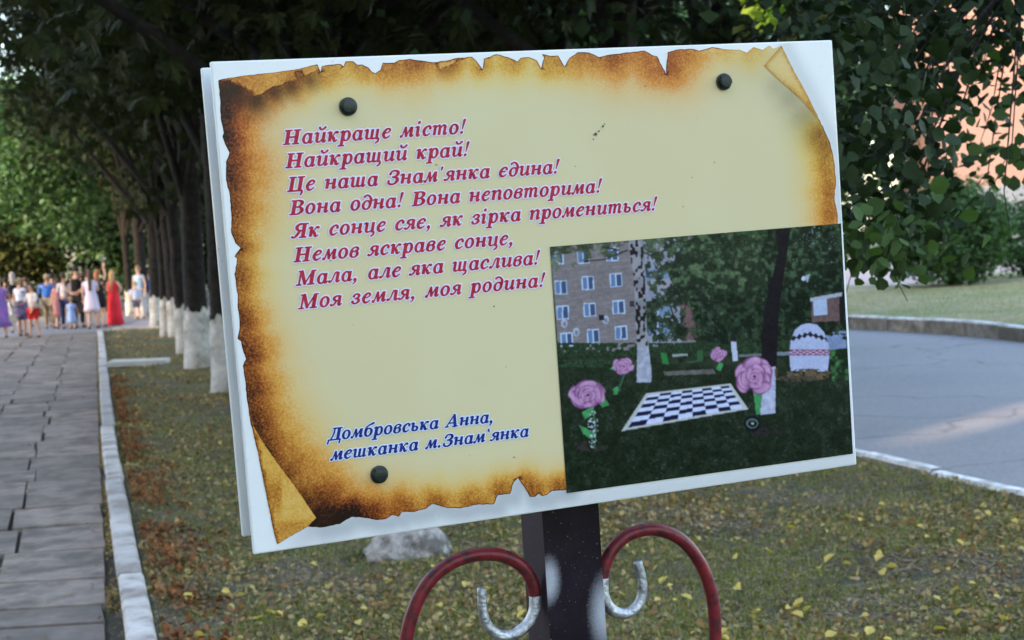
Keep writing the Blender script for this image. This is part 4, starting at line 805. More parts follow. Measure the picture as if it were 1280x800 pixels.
stemw([(135, 540), (142, 590), (138, 645)], 1.4); lf((104, 545), (122, 535), (138, 530), (132, 552), (112, 565)); lf((150, 515), (170, 508), (180, 525), (160, 532)); lf((96, 580), (118, 590), (138, 605), (132, 622), (108, 605)); put((blob(135, 590, 14, 55) < 1) & (n4 > .72), c8(190, 200, 200))
rose(121, 497, 54, .76, seed=1)
stemw([(222, 440), (205, 485)], 1.1); lf((190, 480), (204, 472), (204, 494), (192, 497)); lf((182, 425), (194, 412), (198, 428)); rose(220, 417, 27, .95, seed=2)
stemw([(486, 400), (484, 428)], 1.1); lf((476, 425), (486, 405), (497, 410), (490, 430)); rose(483, 383, 22, .92, seed=4)
stemw([(592, 490), (594, 545)], 2.2); lf((580, 485), (606, 478), (604, 510), (584, 520)); lf((585, 520), (600, 505), (600, 548), (588, 552)); rose(584, 446, 55, .95, seed=3)
IMG *= (1+.25*(n4-.5)*(n3+.3))[..., None]
for _ in range(2): IMG[1:-1, 1:-1] = (IMG[1:-1, 1:-1]*2+IMG[:-2, 1:-1]+IMG[2:, 1:-1]+IMG[1:-1, :-2]+IMG[1:-1, 2:])/6
IMG = IMG*(.85+.15*np.clip(IMG/.12, 0, 1)); _l = IMG.mean(-1, keepdims=True); _g = np.clip((IMG[..., 1]-np.maximum(IMG[..., 0], IMG[..., 2]))/.02, 0, 1)[..., None]*(IMG[..., 1:2] < .2); IMG = IMG*(1-.42*_g)+_l*np.array([1.04, 1.06, .88])*.42*_g
def photo_mat():
    n = NT('printed_photograph'); n.base(n.mix(1.0, n.attr('print').outputs['Color'], (.8, .82, .92), 'MULTIPLY')); n.rough(.22, .08); return n.m
ix = np.arange(gx_*gy_).reshape(gy_, gx_); q = np.stack([ix[:-1, :-1], ix[1:, :-1], ix[1:, 1:], ix[:-1, 1:]], -1).reshape(-1, 4)
me = npmesh('printed_photograph', W3(U.ravel(), V.ravel(), np.full(U.size, .0019)), q); set_col(me, 'print', np.clip(IMG, 0, 1).reshape(-1, 3))
tag(link('printed_photograph', me, photo_mat(), board), 'printed photograph of pink roses and a chequered board on a lawn before flats')

# bolts, specks
MT['bolt'] = speck('dark_green_paint', (.006, .011, .009), (.016, .024, .019), 90, .35, .3, .001, (.03, .036, .03), 30, .25)
for px, py in [(437, 132.5), (908, 101.5), (476, 594)]:
    (bu,), (bv,) = on_board([px], [py], .012); V = []; Fs = []; k = 6; prof = [(.0165, .0022), (.0165, .004), (.0125, .0045), (.0135, .0115), (.011, .0135), (.005, .0142), (0.0001, .0143)]
    for j, (r, h) in enumerate(prof):
        kk = 24
        for a in range(kk):
            th = 2*math.pi*a/kk; hexr = r*.92*(1 if j not in (2, 3) else (.93+.09*abs(math.cos(th*3)))); V.append(W3(bu+hexr*math.cos(th), bv+hexr*math.sin(th), h))
    for j in range(len(prof)-1):
        for a in range(24): Fs.append((j*24+a, j*24+(a+1) % 24, (j+1)*24+(a+1) % 24, (j+1)*24+a))
    link('bolt', pymesh('bolt', V, Fs, smooth=False), MT['bolt'], board)
MT['stain'] = speck('dark_stain', (.03, .03, .02), (.1, .09, .06), 200, .6)
m = MB()
for px, py, r in [(744, 168, .0032), (748, 164, .0018), (741, 174, .0014), (753, 158, .0022), (755, 155, .0012), (617, 383, .0016), (864, 222, .0012), (995, 145, .001), (690, 640, .002), (700, 330, .0009), (636, 330, .0008)]:
    (bu,), (bv,) = on_board([px], [py]); P_ = [W3(bu+r*(.6+.6*random.random())*math.cos(a), bv+r*(.6+.6*random.random())*math.sin(a), .0026) for a in np.linspace(0, 2*math.pi, 9)[:-1]]; m.add(P_, [tuple(range(8))])
tag(link('stain', m.mesh('stain'), MT['stain'], board), 'small dark specks and droppings on the print', kind='stuff')

# ------------------------------------------------------------------ post and scrolls
def post_mat():
    n = NT('post_paint'); v = n.coord('Object'); A = n.attr('spray'); sep = n.new('ShaderNodeSeparateColor'); n.ln(A.outputs['Color'], sep.inputs[0])
    col = n.ramp(n.noise(v, 14, 4), [(.35, (.006, .005, .008)), (.65, (.014, .010, .015))]); col = n.mix(sep.outputs[1], col, (.035, .021, .028))
    col = n.mix(n.ramp(n.noise(v, 260, 1), [(.74, (0, 0, 0)), (.77, (.8, .8, .8))]), col, (.3, .3, .34))
    k = n.math('ADD', sep.outputs[0], n.math('MULTIPLY', n.math('SUBTRACT', n.noise(v, 300, 3), .5), .35)); k = n.math('SUBTRACT', n.math('MULTIPLY', k, 1.5), .22)
    n.base(n.mix(n.math('MULTIPLY', k, 1.0, True), col, (.36, .37, .41))); n.rough(.3, .12); n.bump(n.noise(v, 60, 3), .15, .002); return n.m
MT['post'] = post_mat()
PN = -.080                                              # the post stands behind the rear panel
def on_plane(px, py, nn):
    d = ray(px, py); t = ((BO+BN*nn-CPOS)@BN)/(d@BN); return CPOS+d*t
pl, pr = on_plane(679, 660, PN), on_plane(749.5, 660, PN); PW = float(np.linalg.norm(pr-pl)); pc = (pl+pr)/2
hz = np.array([BU[0], BU[1], 0]); hz /= np.linalg.norm(hz); hn = np.array([-hz[1], hz[0], 0])*(-1 if np.dot(np.array([-hz[1], hz[0], 0]), BN) < 0 else 1)
leanx = .0
V = []; Z_ = np.linspace(0.0, 2.05, 165); NX = 18
post_front = pc+0*hn
def post_pt(s, z, side):
    c = np.array([pc[0], pc[1], 0])+hz*leanx*z
    if side == 'f': return c+hz*(s-.5)*PW+np.array([0, 0, z])
    return c-hz*PW/2-hn*s*PW+np.array([0, 0, z])
V = []; Fs = []; spray = []
def spray_at(p, side):
    q = p-CPOS; x, y = 640+F*(q@RGT)/(q@FWD), 400+F*(q@DWN)/(q@FWD); a = 0.0
    if side == 'f':
        for cx, cy, rx, ry, s in ((686, 726, 13, 27, .95), (757, 765, 19, 44, .85)): a = max(a, s*math.exp(-(((x-cx)/rx)**2+((y-cy)/ry)**2)**1.15))
    else:
        a = .12*math.exp(-((y-780)/40)**2)
    z = p[2]; rep = (z % .9)                             # the same dabs again where the lower scrolls meet the post
    return a
for side in ('f', 'l', 'b', 'r'):
    n_s = NX if side == 'f' else (8 if side == 'l' else 2); b0 = len(V)
    for z in Z_:
        for k in range(n_s):
            s = k/(n_s-1)
            if side in 'fl': p = post_pt(s, z, side)
            else: p = (post_pt(1-s, z, 'f')-hn*PW) if side == 'b' else (post_pt(1, z, 'f')-hn*PW*(1-s))
            V.append(p-BASE); spray.append((spray_at(p, side) if side in 'fl' else 0, 1.0 if side == 'l' else .15, 0))
    for j in range(len(Z_)-1):
        for k in range(n_s-1): Fs.append((b0+j*n_s+k, b0+j*n_s+k+1, b0+(j+1)*n_s+k+1, b0+(j+1)*n_s+k))
me = pymesh('post', V, Fs); set_col(me, 'spray', np.array(spray, float)); link('post', me, MT['post'], board)
MT['red'] = speck('maroon_gloss_paint', (.14, .010, .016), (.2, .018, .024), 12, .38, .4, .003, (.07, .012, .014), 55, .3)
MT['silver'] = speck('aluminium_paint', (.38, .39, .41), (.6, .61, .63), 50, .3, .9, .004, (.22, .22, .24), 30, .6); MT['silver'].node_tree.nodes['Principled BSDF'].inputs['Metallic'].default_value = .75
def smooth_path(P, n=6):
    P = [P[0]]+list(P)+[P[-1]]; o = []
    for i in range(1, len(P)-2):
        for t in np.arange(0, 1, 1/n):
            a, b, c, e = [np.array(P[i+k], float) for k in (-1, 0, 1, 2)]; o.append(.5*((2*b)+(c-a)*t+(2*a-5*b+4*c-e)*t*t+(3*b-a-3*c+e)*t**3))
    o.append(np.array(P[-2], float)); return o
SN = PN-PW*.25
def rod(name, pxs, r0, r1, mat, parent, label=None):
    P = smooth_path([on_plane(x, y, SN) for x, y in pxs]); r = np.linspace(r0, r1, len(P)); m = MB(); m.tube([p-BASE for p in P], list(r), 16); o = link(name, m.mesh(name, True), mat, parent); tag(o, label); return o
Lr = rod('scroll', [(532, 1010), (514, 930), (505, 860), (506, 812), (515, 768), (533, 731), (560, 706), (592, 694), (625, 694), (650, 706), (664, 724), (669, 744)], .0125, .0118, MT['red'], board)
rod('scroll_tip', [(669, 744), (668, 764), (659, 781), (642, 793), (625, 794), (611, 784), (604, 766), (602, 735)], .0118, .0085, MT['silver'], Lr, 'silver painted hooked end')
Rr = rod('scroll', [(905, 990), (897, 900), (893, 840), (894, 790), (890, 744), (876, 705), (852, 675), (820, 662), (789, 667), (768, 684), (756, 706), (753, 722)], .0125, .0118, MT['red'], board)
rod('scroll_tip', [(753, 722), (754, 744), (762, 760), (776, 767), (790, 764), (801, 750), (803, 728), (797, 702)], .0118, .0088, MT['silver'], Rr, 'silver painted hooked end')
# the scrolls run down and back to the post below the picture
for side, xs_ in ((-1, 532), (1, 905)):
    a = on_plane(xs_, 1010 if side < 0 else 990, SN); b = np.array([pc[0], pc[1], .35])+hz*side*PW/2-hn*PW*.25
    mid = (a+b)/2+hz*side*.03; m = MB(); m.tube([p-BASE for p in smooth_path([a, mid, b])], .0118, 12); link('scroll_foot', m.mesh('scroll_foot', True), MT['red'], board)
m = MB(); m.box((0, 0, -.01), (.16, .16, .05)); 
o = link('footing', m.mesh('footing'), MT['concrete'], board, tuple(np.array([pc[0], pc[1], 0])-BASE-hn*PW/2)); bevel(o, .01)
# ------------------------------------------------------------------ trees
def frames(n, flat, droop=0.0):
    az = RNG.random(n)*2*np.pi; t = RNG.normal(-droop, flat, n); r = RNG.normal(0, flat, n)
    u = np.stack([np.cos(az)*np.cos(t), np.sin(az)*np.cos(t), np.sin(t)], 1); w = np.stack([-np.sin(az), np.cos(az), 0*az], 1)
    m = np.cross(u, w); w = w*np.cos(r)[:, None]+m*np.sin(r)[:, None]; return u, w, np.cross(u, w)
def palmate(C, size, droop=.45, flat=.5, k=5):
    """hand shaped chestnut leaves: k folded leaflets each, two triangles per half"""
    n = len(C); u, w, m = frames(n, flat, droop); s = (size*(.7+.6*RNG.random(n)))[:, None]; Vs = []
    for a in np.linspace(-1.25, 1.25, k):
        L = 1-.28*abs(a); d = u*math.cos(a)+w*math.sin(a); p = -u*math.sin(a)+w*math.cos(a); dr = -m*.22
        tip = C+s*(d*L+dr*L*1.2); mid = C+s*(d*L*.62+dr*L*.35); wd = .17*L
        Vs += [C+s*d*.05, mid+s*p*wd-s*m*.05, tip, mid-s*p*wd-s*m*.05]
    V = np.stack(Vs, 1).reshape(-1, 3); b = (np.arange(n*k)*4)[:, None, None]; return V, (b+np.array([(0, 1, 2), (0, 2, 3)])[None]).reshape(-1, 3)
def rhombs(C, size, flat=.6, droop=.2, asp=.36):
    n = len(C); u, w, m = frames(n, flat, droop); s = (size*(.6+.8*RNG.random(n)))[:, None]
    V = np.stack([C-u*s*.5, C+w*s*asp+m*s*.1, C+u*s*.5, C-w*s*asp+m*s*.1], 1).reshape(-1, 3); b = (np.arange(n)*4)[:, None, None]
    return V, (b+np.array([(0, 1, 2), (0, 2, 3)])[None]).reshape(-1, 3)
def clumps(c, r, nc, per, cr, shell=.55, flatten=.7, below=True):
    d = RNG.normal(size=(nc, 3)); d /= np.linalg.norm(d, axis=1)[:, None]; rad = shell+(1-shell)*RNG.random(nc)
    rad *= 1+.18*np.sin(d[:, 0]*4+c[0])*np.cos(d[:, 1]*3.3+c[1]); cc = np.array(c)+d*np.array(r)*rad[:, None]
    q = RNG.normal(size=(nc, per, 3))*cr*(.5+RNG.random((nc, 1, 1)))*np.array([1, 1, flatten]); P = (cc[:, None]+q).reshape(-1, 3); return P, cc
def limbs(base_h, cc, trunk_top, r0, n=9, mb=None):
    mb = mb or MB(); idx = RNG.choice(len(cc), min(n, len(cc)), replace=False)
    for i in idx:
        e = cc[i]; h = base_h+RNG.random()*(trunk_top-base_h); s = np.array([0, 0, h]); mid = s+(e-s)*.5+np.array([0, 0, .25])+RNG.normal(0, .12, 3); mb.tube([s, mid, e], [r0*.5, r0*.3, r0*.1], 5, cap=False)
    return mb
def trunk_mesh(h, r, lean=(0, 0), seed=0, top=None, z0=0.0, flare=1.15):
    m = MB(); rr = random.Random(seed); n = 16; P = []; R = []
    for i in range(n):
        t = i/(n-1); z = z0+(h-z0)*t; P.append((lean[0]*z+rr.uniform(-.02, .02)*(z > 1.5), lean[1]*z+rr.uniform(-.02, .02)*(z > 1.5), z)); R.append(r*(1-.3*t)*(flare-(flare-1)*min(1, t*5)) if z0 < .2 else r*(1-.3*t))
    V = []; k = 30
    for p, q in zip(P, R):
        for a in range(k):
            th = 2*math.pi*a/k; w = 1+.03*math.sin(th*3+seed+p[2])+.035*abs(math.sin(th*6.5+seed+1.3*math.sin(p[2]*2.3)))+.02*math.sin(th*11+p[2]*5); V.append((p[0]+q*w*math.cos(th), p[1]+q*w*math.sin(th), p[2]))
    m.add(V, [(i*k+a, i*k+(a+1) % k, (i+1)*k+(a+1) % k, (i+1)*k+a) for i in range(n-1) for a in range(k)]); return m
def ground_of(px, py, z=0): p = G(px, py, z); return (p[0], p[1], z)

# chestnuts of the avenue: three crowns that are shared
crownv = []
for s in range(6):
    P, cc = clumps((.5, 0, 7.4), (4.4, 4.2, 4.2), 250, 18, .42, .4); P = P[P[:, 2] > 2.9]
    lim = 4.4 if s < 3 else 5.9; P = P[(P[:, 0] > -.4-.4*RNG.random(len(P))) | (P[:, 2] > lim+.5*np.sin(P[:, 1]*2)+.4*RNG.random(len(P)))]; cc = cc[(cc[:, 0] > -.4) | (cc[:, 2] > lim)]
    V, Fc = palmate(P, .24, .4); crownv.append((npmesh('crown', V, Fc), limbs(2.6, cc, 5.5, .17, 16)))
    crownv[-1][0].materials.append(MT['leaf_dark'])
limbm = []
for _, mb in crownv: me = mb.mesh('limb', True); me.materials.append(MT['bark']); limbm.append(me)
def avenue_tree(px, py, wpx, washpx, variant, rz, label, scale=1.0, far=0, name='chestnut_tree', group='chestnut trees along the paved path', lean=(0, 0), z=None):
    x, y, _ = ground_of(px, py); lean = (.022*math.sin(px*1.7), .02*math.cos(px*2.3)); rz = .25*math.sin(rz); variant = variant % 3+(3 if y > 27 else 0); k = F/y; r = wpx/2/k*1.08; wh = (py-washpx)/k
    t = empty(name, (x, y, 0), 0, label, 'tree', group)
    me = trunk_mesh(5.2, r, lean, variant+px, z0=-.05); o = link('trunk', me.mesh('trunk', True), MT['bark'], t)
    me_w = MB(); n = 12; kk = 24; V = []
    for i in range(n):
        zz = -.05+(wh+.05)*i/(n-1)
        for a in range(kk):
            th = 2*math.pi*a/kk; tt = max(0, (zz+.05)/5.25); q = r*(1-.3*tt)*(1.15-.15*min(1, tt*5))*1.075+.006; q *= 1+.03*math.sin(th*3+variant+px+zz)+.02*abs(math.sin(th*6.5+variant+px+1.3*math.sin(zz*2.3)))+(.04*max(0, .25-zz)/.25)*abs(math.sin(th*2.5+px)); dz = (.05*math.sin(th*4+px)+.035*math.sin(th*9+px*2) if i == n-1 else 0)
            V.append((q*math.cos(th)+lean[0]*zz, q*math.sin(th)+lean[1]*zz, zz+dz))
    me_w.add(V, [(i*kk+a, i*kk+(a+1) % kk, (i+1)*kk+(a+1) % kk, (i+1)*kk+a) for i in range(n-1) for a in range(kk)])
    w = link('whitewash', me_w.mesh('whitewash', True), MT['lime'], t); tag(w, 'white limewashed foot of the trunk')
    c = bpy.data.objects.new('crown', crownv[variant][0]); COL.objects.link(c); c.parent = t; c.rotation_euler = (0, 0, rz); c.scale = (scale,)*3; tag(c, kind='stuff')
    l = bpy.data.objects.new('limb', limbm[variant]); COL.objects.link(l); l.parent = t; l.rotation_euler = (0, 0, rz); l.scale = (scale,)*3
    return t
avenue_tree(285, 490, 30, 396, 0, .3, 'nearest chestnut with a limewashed foot, just left of the sign board', .98)
avenue_tree(249, 459, 27, 387, 1, 2.1, 'chestnut with the broad limewashed foot, second from the sign board', 1.0)
avenue_tree(232, 441, 16, 383, 2, 4.0, 'slim chestnut half hidden behind the second trunk of the row', .95)
avenue_tree(221, 421, 15, 374, 0, 1.2, 'chestnut behind the loose concrete slab, with a narrow white foot', 1.0)
avenue_tree(208, 421, 11, 373, 1, 5.2, 'thin chestnut with a grey streak down its white foot', .9)
avenue_tree(197, 408, 14, 371, 2, .9, 'chestnut with a clean white foot beside the cross path', 1.05)
avenue_tree(181, 397, 14, 366, 1, 3.3, 'chestnut beyond the cross path, right of the waiting child', 1.0)
avenue_tree(163, 394, 8, 364, 0, 2.6, 'farthest slender chestnut of the row, behind the waiting child', .95)

# the chestnut that hangs over the top of the picture (its trunk stands behind the board)
x0, y0, _ = ground_of(430, 560)
t = empty('chestnut_tree', (x0, y0, 0), 0, 'large dark chestnut behind the sign board whose leaves hang over the top of the view', 'tree')
link('trunk', trunk_mesh(5.0, .2, z0=-.05).mesh('trunk', True), MT['bark'], t)
P, cc = clumps((0, -.3, 6.3), (4.9, 5.4, 3.4), 520, 24, .42, .3); ok = P[:, 2] > 3.0+.13*np.maximum(0, P[:, 1]+3)-.0; P = P[ok]
Q = P+np.array([x0, y0, 0])-CPOS; qx, qy = 640+F*(Q@RGT)/(Q@FWD), 400+F*(Q@DWN)/(Q@FWD); thin = (qx < 70) & (qy < 170) & (RNG.random(len(P)) < .75); P = P[~thin]
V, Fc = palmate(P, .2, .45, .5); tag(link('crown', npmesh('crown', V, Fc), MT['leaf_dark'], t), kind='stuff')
link('limb', limbs(2.8, cc, 5.0, .18, 22).mesh('limb', True), MT['bark'], t)
tag(link('whitewash', trunk_mesh(1.1, .25, z0=-.05).mesh('whitewash', True), MT['lime'], t), 'white limewashed foot of the trunk')

# linden on the right: trunk behind the board, low branch hanging down beside it
x1, y1, _ = ground_of(800, 556)
lt = empty('linden_tree', (x1, y1, 0), 0, 'linden with round dark leaves hanging low to the right of the sign board', 'tree')
link('trunk', trunk_mesh(5.4, .19, z0=-.05).mesh('trunk', True), MT['bark'], lt)
tag(link('whitewash', trunk_mesh(1.1, .24, z0=-.05).mesh('whitewash', True), MT['lime'], lt), 'white limewashed foot of the trunk')
LB = np.array([x1, y1, 0])
P1, cc1 = clumps((.8, -1.2, 6.2), (5.0, 5.0, 3.2), 620, 30, .36, .3); P1 = P1[P1[:, 2] > 3.05]
P1 = P1[(P1[:, 2] > 3.0+.1*np.abs(P1[:, 0]-1))]
V, Fc = rhombs(P1, .13, .55, .4, .4); tag(link('crown', npmesh('crown', V, Fc), MT['leaf_lime'], lt), kind='stuff')
mb = limbs(2.8, cc1, 5.2, .17, 20)
hang = [(1060,60,6.0,.16,110),(1085,110,5.2,.17,130),(1080,170,5.6,.17,130),(1075,230,5.4,.15,120),(1085,285,5.2,.15,110),(1125,60,6.4,.2,130),(1135,140,5.9,.17,110),(1125,200,6.2,.17,120),(1130,255,5.6,.16,110),(1120,300,6.0,.14,80),
        (1070,320,5.6,.10,45),(1110,330,5.4,.09,34),(1150,300,6.4,.13,45),(1175,20,6.5,.26,190),(1215,-5,6.0,.24,170),(1260,10,5.8,.24,150),(1100,0,6.2,.24,190),(1180,85,6.6,.18,70),(1230,75,6.2,.17,60),(1262,60,6.0,.16,50),(1190,140,6.8,.17,50),
        (1240,135,6.2,.16,40),(1265,180,5.7,.15,38),(1195,200,7.2,.17,42),(1235,215,6.2,.14,26),(1165,180,6.6,.16,50),(1160,235,7.0,.14,30),(1050,-30,6.0,.22,160),(1150,-50,6.2,.28,200),(1270,-60,6.2,.3,200),(1200,-90,6.5,.3,200),(1255,240,5.4,.10,12)]
allC = []; ctrs = []; LT = []
for px, py, dep, r, n in hang:
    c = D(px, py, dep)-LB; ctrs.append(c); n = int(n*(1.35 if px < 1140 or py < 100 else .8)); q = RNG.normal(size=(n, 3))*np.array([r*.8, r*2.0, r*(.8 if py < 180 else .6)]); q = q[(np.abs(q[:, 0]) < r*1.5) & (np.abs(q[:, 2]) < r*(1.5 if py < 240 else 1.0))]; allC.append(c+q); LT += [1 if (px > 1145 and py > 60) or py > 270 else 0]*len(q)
main = [np.array([0, 0, 3.9]), D(1010, -150, 9.5)-LB, D(1090, -120, 7.6)-LB, D(1170, -90, 6.4)-LB, D(1290, -60, 5.8)-LB]
mb.tube(smooth_path(main, 4), list(np.linspace(.075, .018, len(smooth_path(main, 4)))), 8)
for c in ctrs:
    s = main[1+int(np.argmin([np.linalg.norm(c-m_) for m_ in main[1:]]))]; mid = (s+c)/2+np.array([0, 0, .12]); mb.tube([s, mid, c, c+np.array([RNG.normal(0, .05), RNG.normal(0, .05), -.14])], [.006, .004, .0025, .0015], 5, cap=False)
link('limb', mb.mesh('limb', True), MT['bark'], lt)
allC = np.concatenate(allC)
ds = (allC+LB-CPOS)@FWD; order = np.argsort(ds); near, rest = order[:280], order[280:]
LT = np.array(LT)
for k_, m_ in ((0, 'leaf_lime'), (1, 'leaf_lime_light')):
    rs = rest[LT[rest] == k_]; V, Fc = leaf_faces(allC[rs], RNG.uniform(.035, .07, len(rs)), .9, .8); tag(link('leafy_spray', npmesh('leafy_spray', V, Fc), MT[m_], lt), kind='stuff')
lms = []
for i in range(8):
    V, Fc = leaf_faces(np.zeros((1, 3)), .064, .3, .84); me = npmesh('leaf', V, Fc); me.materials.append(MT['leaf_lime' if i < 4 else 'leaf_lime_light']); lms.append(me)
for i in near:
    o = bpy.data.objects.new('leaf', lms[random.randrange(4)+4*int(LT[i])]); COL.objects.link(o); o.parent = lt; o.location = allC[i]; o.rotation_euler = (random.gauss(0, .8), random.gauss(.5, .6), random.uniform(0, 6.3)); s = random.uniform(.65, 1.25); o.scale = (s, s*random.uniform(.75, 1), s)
# small spray at the top, sunlight painted into its bright leaf colour
cb = D(952, 8, 11.0)-LB; V, Fc = rhombs(cb+RNG.normal(size=(46, 3))*np.array([.11, .2, .07]), .10, .5, .2, .42)
MT['leaf_bright'] = leafmat('sun_painted_linden_leaf', [(.16, .26, .04), (.22, .33, .06), (.12, .2, .035)], .5)
tag(link('sun_painted_spray', npmesh('sun_painted_spray', V, Fc), MT['leaf_bright'], lt), 'small yellow green spray with sunlight painted into its colour', kind='stuff')

# more chestnuts between path and road, hidden behind the board up to their crowns
for i, (px, py, lb) in enumerate([(520, 470, 'chestnut standing behind the left half of the board, crown over its top edge'), (690, 455, 'chestnut standing behind the middle of the board, crown over its top edge'), (900, 480, 'chestnut standing behind the right part of the board beside the linden'), (610, 425, 'chestnut farther back behind the middle of the board')]):
    avenue_tree(px, py, 26, py-85, i, i*1.3, lb, 1.05, group='chestnut trees of the verge behind the board')

# bushes beyond the road
def bush(name, x, y, z, w, h, d, n, label, mat='leaf_bush', size=.12, group=None):
    t = empty(name, (x, y, z), 0, label, 'bush', group)
    P, cc = clumps((0, 0, h*.52), (w*.5, d*.5, h*.5), int(n/14), 14, min(w, h)*.075, .5); P = P[P[:, 2] > .02]
    V, Fc = rhombs(P, size, .6, .1, .34); tag(link('foliage', npmesh('foliage', V, Fc), MT[mat], t), kind='stuff')
    mb = MB()
    for i in range(9): e = cc[RNG.integers(len(cc))]; mb.tube([(0, 0, 0), (e[0]*.4, e[1]*.4, e[2]*.6), tuple(e)], [.03, .02, .006], 5, cap=False)
    link('stem', mb.mesh('stem'), MT['bark'], t); return t
p = G(1203, 358, LZ); bush('bush', p[0], p[1]+.9, LZ, 3.0, 2.25, 2.2, 15000, 'rounded green bush on the raised lawn across the road')
bush('bush', p[0]+2.3, p[1]+2.6, LZ, 2.2, 1.8, 1.8, 6000, 'paler bush behind and right of the rounded bush across the road', 'leaf_far', .1)
# far trees, shared crowns
farv = []
for s in range(3):
    P, cc = clumps((0, 0, 6.8), (4.6, 4.6, 5.4), 150, 132, .62, .5, .6); V, Fc = rhombs(P, .24, .6, .2, .4); a = npmesh('crown', V, Fc); a.materials.append(MT[['leaf_far', 'leaf_warm', 'leaf_far'][s]])
    b = limbs(2.0, cc, 7, .2, 10); b.tube([(0, 0, 0), (0, 0, 3.5), (.1, 0, 8)], [.27, .2, .08], 8); b = b.mesh('trunk', True); b.materials.append(MT['bark']); farv.append((a, b))
def far_tree(x, y, s, v, label, group='trees closing the view beyond the plaza', zs=1.0):
    t = empty('broadleaf_tree', (x, y, 0), 0, label, 'tree', group)
    for nm, me in zip(('crown', 'trunk'), farv[v]):
        o = bpy.data.objects.new(nm, me); COL.objects.link(o); o.parent = t; o.scale = (s, s, s*zs); o.rotation_euler = (0, 0, (x*7+y) % 6.28)
        if nm == 'crown': o['kind'] = 'stuff'
LL = 'pale green broadleaf tree standing beyond the plaza behind the crowd'
for x, y, s, v in [(-21, 62, 1.15, 0), (-15.5, 58, .9, 0), (-28, 66, 1.2, 2), (-24, 80, 1.4, 2), (-16.5, 76, 1.2, 1), (-11, 72, 1.0, 0), (-19, 96, 1.6, 2), (-9, 92, 1.3, 1), (-38, 78, 1.4, 2), (-5, 84, 1.3, 2)]:
    far_tree(x, y, s, v, zs=(.72 if x < -19 and y < 85 else 1.0), label=LL if v != 1 else 'yellowish tree with sunlight painted into its leaf colour deep behind the crowd')
for x, y, s, v in [(-1, 62, 1.1, 0), (5, 72, 1.3, 2), (11, 66, 1.0, 0), (14.5, 80, 1.3, 2), (2, 100, 1.6, 0), (12, 105, 1.5, 1), (-46, 110, 1.9, 0), (-60, 95, 1.8, 2), (36, 96, 1.5, 0), (48, 90, 1.6, 2), (60, 84, 1.6, 0), (24, 118, 1.9, 2)]:
    far_tree(x, y, s, v, 'broadleaf tree far beyond the road', 'trees beyond the road')
# low hedge of shrubs that closes the gap under the far crowns
for i, (x, y, w) in enumerate([(-20, 57, 7), (-13.5, 59, 7), (-27, 60, 8), (-7.5, 63, 7), (-33, 66, 9)]):
    bush('shrub', x, y, 0, w, 3.4, 2.5, 5600, ['dark shrub mass behind the left of the crowd', 'dark shrub mass straight behind the crowd', 'dark shrub mass at the left rim of the plaza', 'dark shrub mass behind the row of whitewashed trunks', 'outermost dark shrub mass left of the plaza'][i], 'leaf_dark', .26)
# ------------------------------------------------------------------ buildings
def plaster(name, c1, c2, course=False):
    n = NT(name); v = n.coord('Object'); col = n.ramp(n.noise(v, .6, 5), [(.3, c1), (.7, c2)])
    if course:
        br = n.new('ShaderNodeTexBrick'); br.inputs['Scale'].default_value = 4; n.ln(v, br.inputs['Vector']); br.inputs['Color1'].default_value = (1, 1, 1, 1); br.inputs['Color2'].default_value = (.85, .85, .85, 1); br.inputs['Mortar'].default_value = (.7, .7, .7, 1)
        col = n.mix(.6, col, br.outputs[0], 'MULTIPLY')
    n.base(col); n.rough(.9, .2); return n.m
MT['salmon'] = plaster('salmon_brickwork', (.44, .25, .19), (.52, .31, .24), True); MT['plinth'] = plaster('grey_plinth', (.2, .21, .23), (.27, .28, .3)); MT['grey_wall'] = plaster('grey_panel_wall', (.33, .31, .29), (.42, .4, .37))
MT['glass'] = speck('window_glass', (.02, .03, .04), (.05, .06, .08), 2, .12, 0, spec=.8); MT['frame'] = speck('window_frame_paint', (.6, .6, .6), (.72, .72, .72), 5); MT['roof'] = speck('roof_felt', (.06, .06, .06), (.1, .1, .1), 3)
def building(name, x, y, rz, w, d, h, wallmat, label, plinth=None, rows=(), cols=(), ww=1.3, wh=1.5):
    t = empty(name, (x, y, 0), rz, label, 'building'); z0 = plinth or 0
    m = MB(); m.box((0, d/2, (h+z0)/2), (w/2, d/2, (h-z0)/2)); link('wall', m.mesh('wall'), wallmat, t)
    if plinth: m = MB(); m.box((0, d/2, z0/2), (w/2+.06, d/2+.06, z0/2-.003)); link('plinth', m.mesh('plinth'), MT['plinth'], t)
    m = MB(); m.box((0, d/2, h+.15), (w/2+.3, d/2+.3, .147)); link('roof', m.mesh('roof'), MT['roof'], t)
    f = MB()
    for a, b, c, e in ((-ww/2, 0, .05, wh/2), (ww/2, 0, .05, wh/2), (0, 0, .035, wh/2)): f.box((a, b, 0), (c, .05, e))
    for e in (-wh/2, wh/2): f.box((0, 0, e), (ww/2, .051, .05))
    fm = f.mesh('window'); fm.materials.append(MT['frame']); g = MB(); g.box((0, .0, 0), (ww/2, .01, wh/2)); gm = g.mesh('pane'); gm.materials.append(MT['glass'])
    for z in rows:
        for cx in cols:
            o = bpy.data.objects.new('window', fm); COL.objects.link(o); o.parent = t; o.location = (cx, -.03, z); q = bpy.data.objects.new('pane', gm); COL.objects.link(q); q.parent = o
    return t
building('brick_building', 29.5, 61, -.12, 23, 12, 13, MT['salmon'], 'salmon brick building with a pale plinth glimpsed through the linden leaves at the right', 2.7, (4.6, 7.8, 11), [-4.5, -.5, 3.5, 7.5])
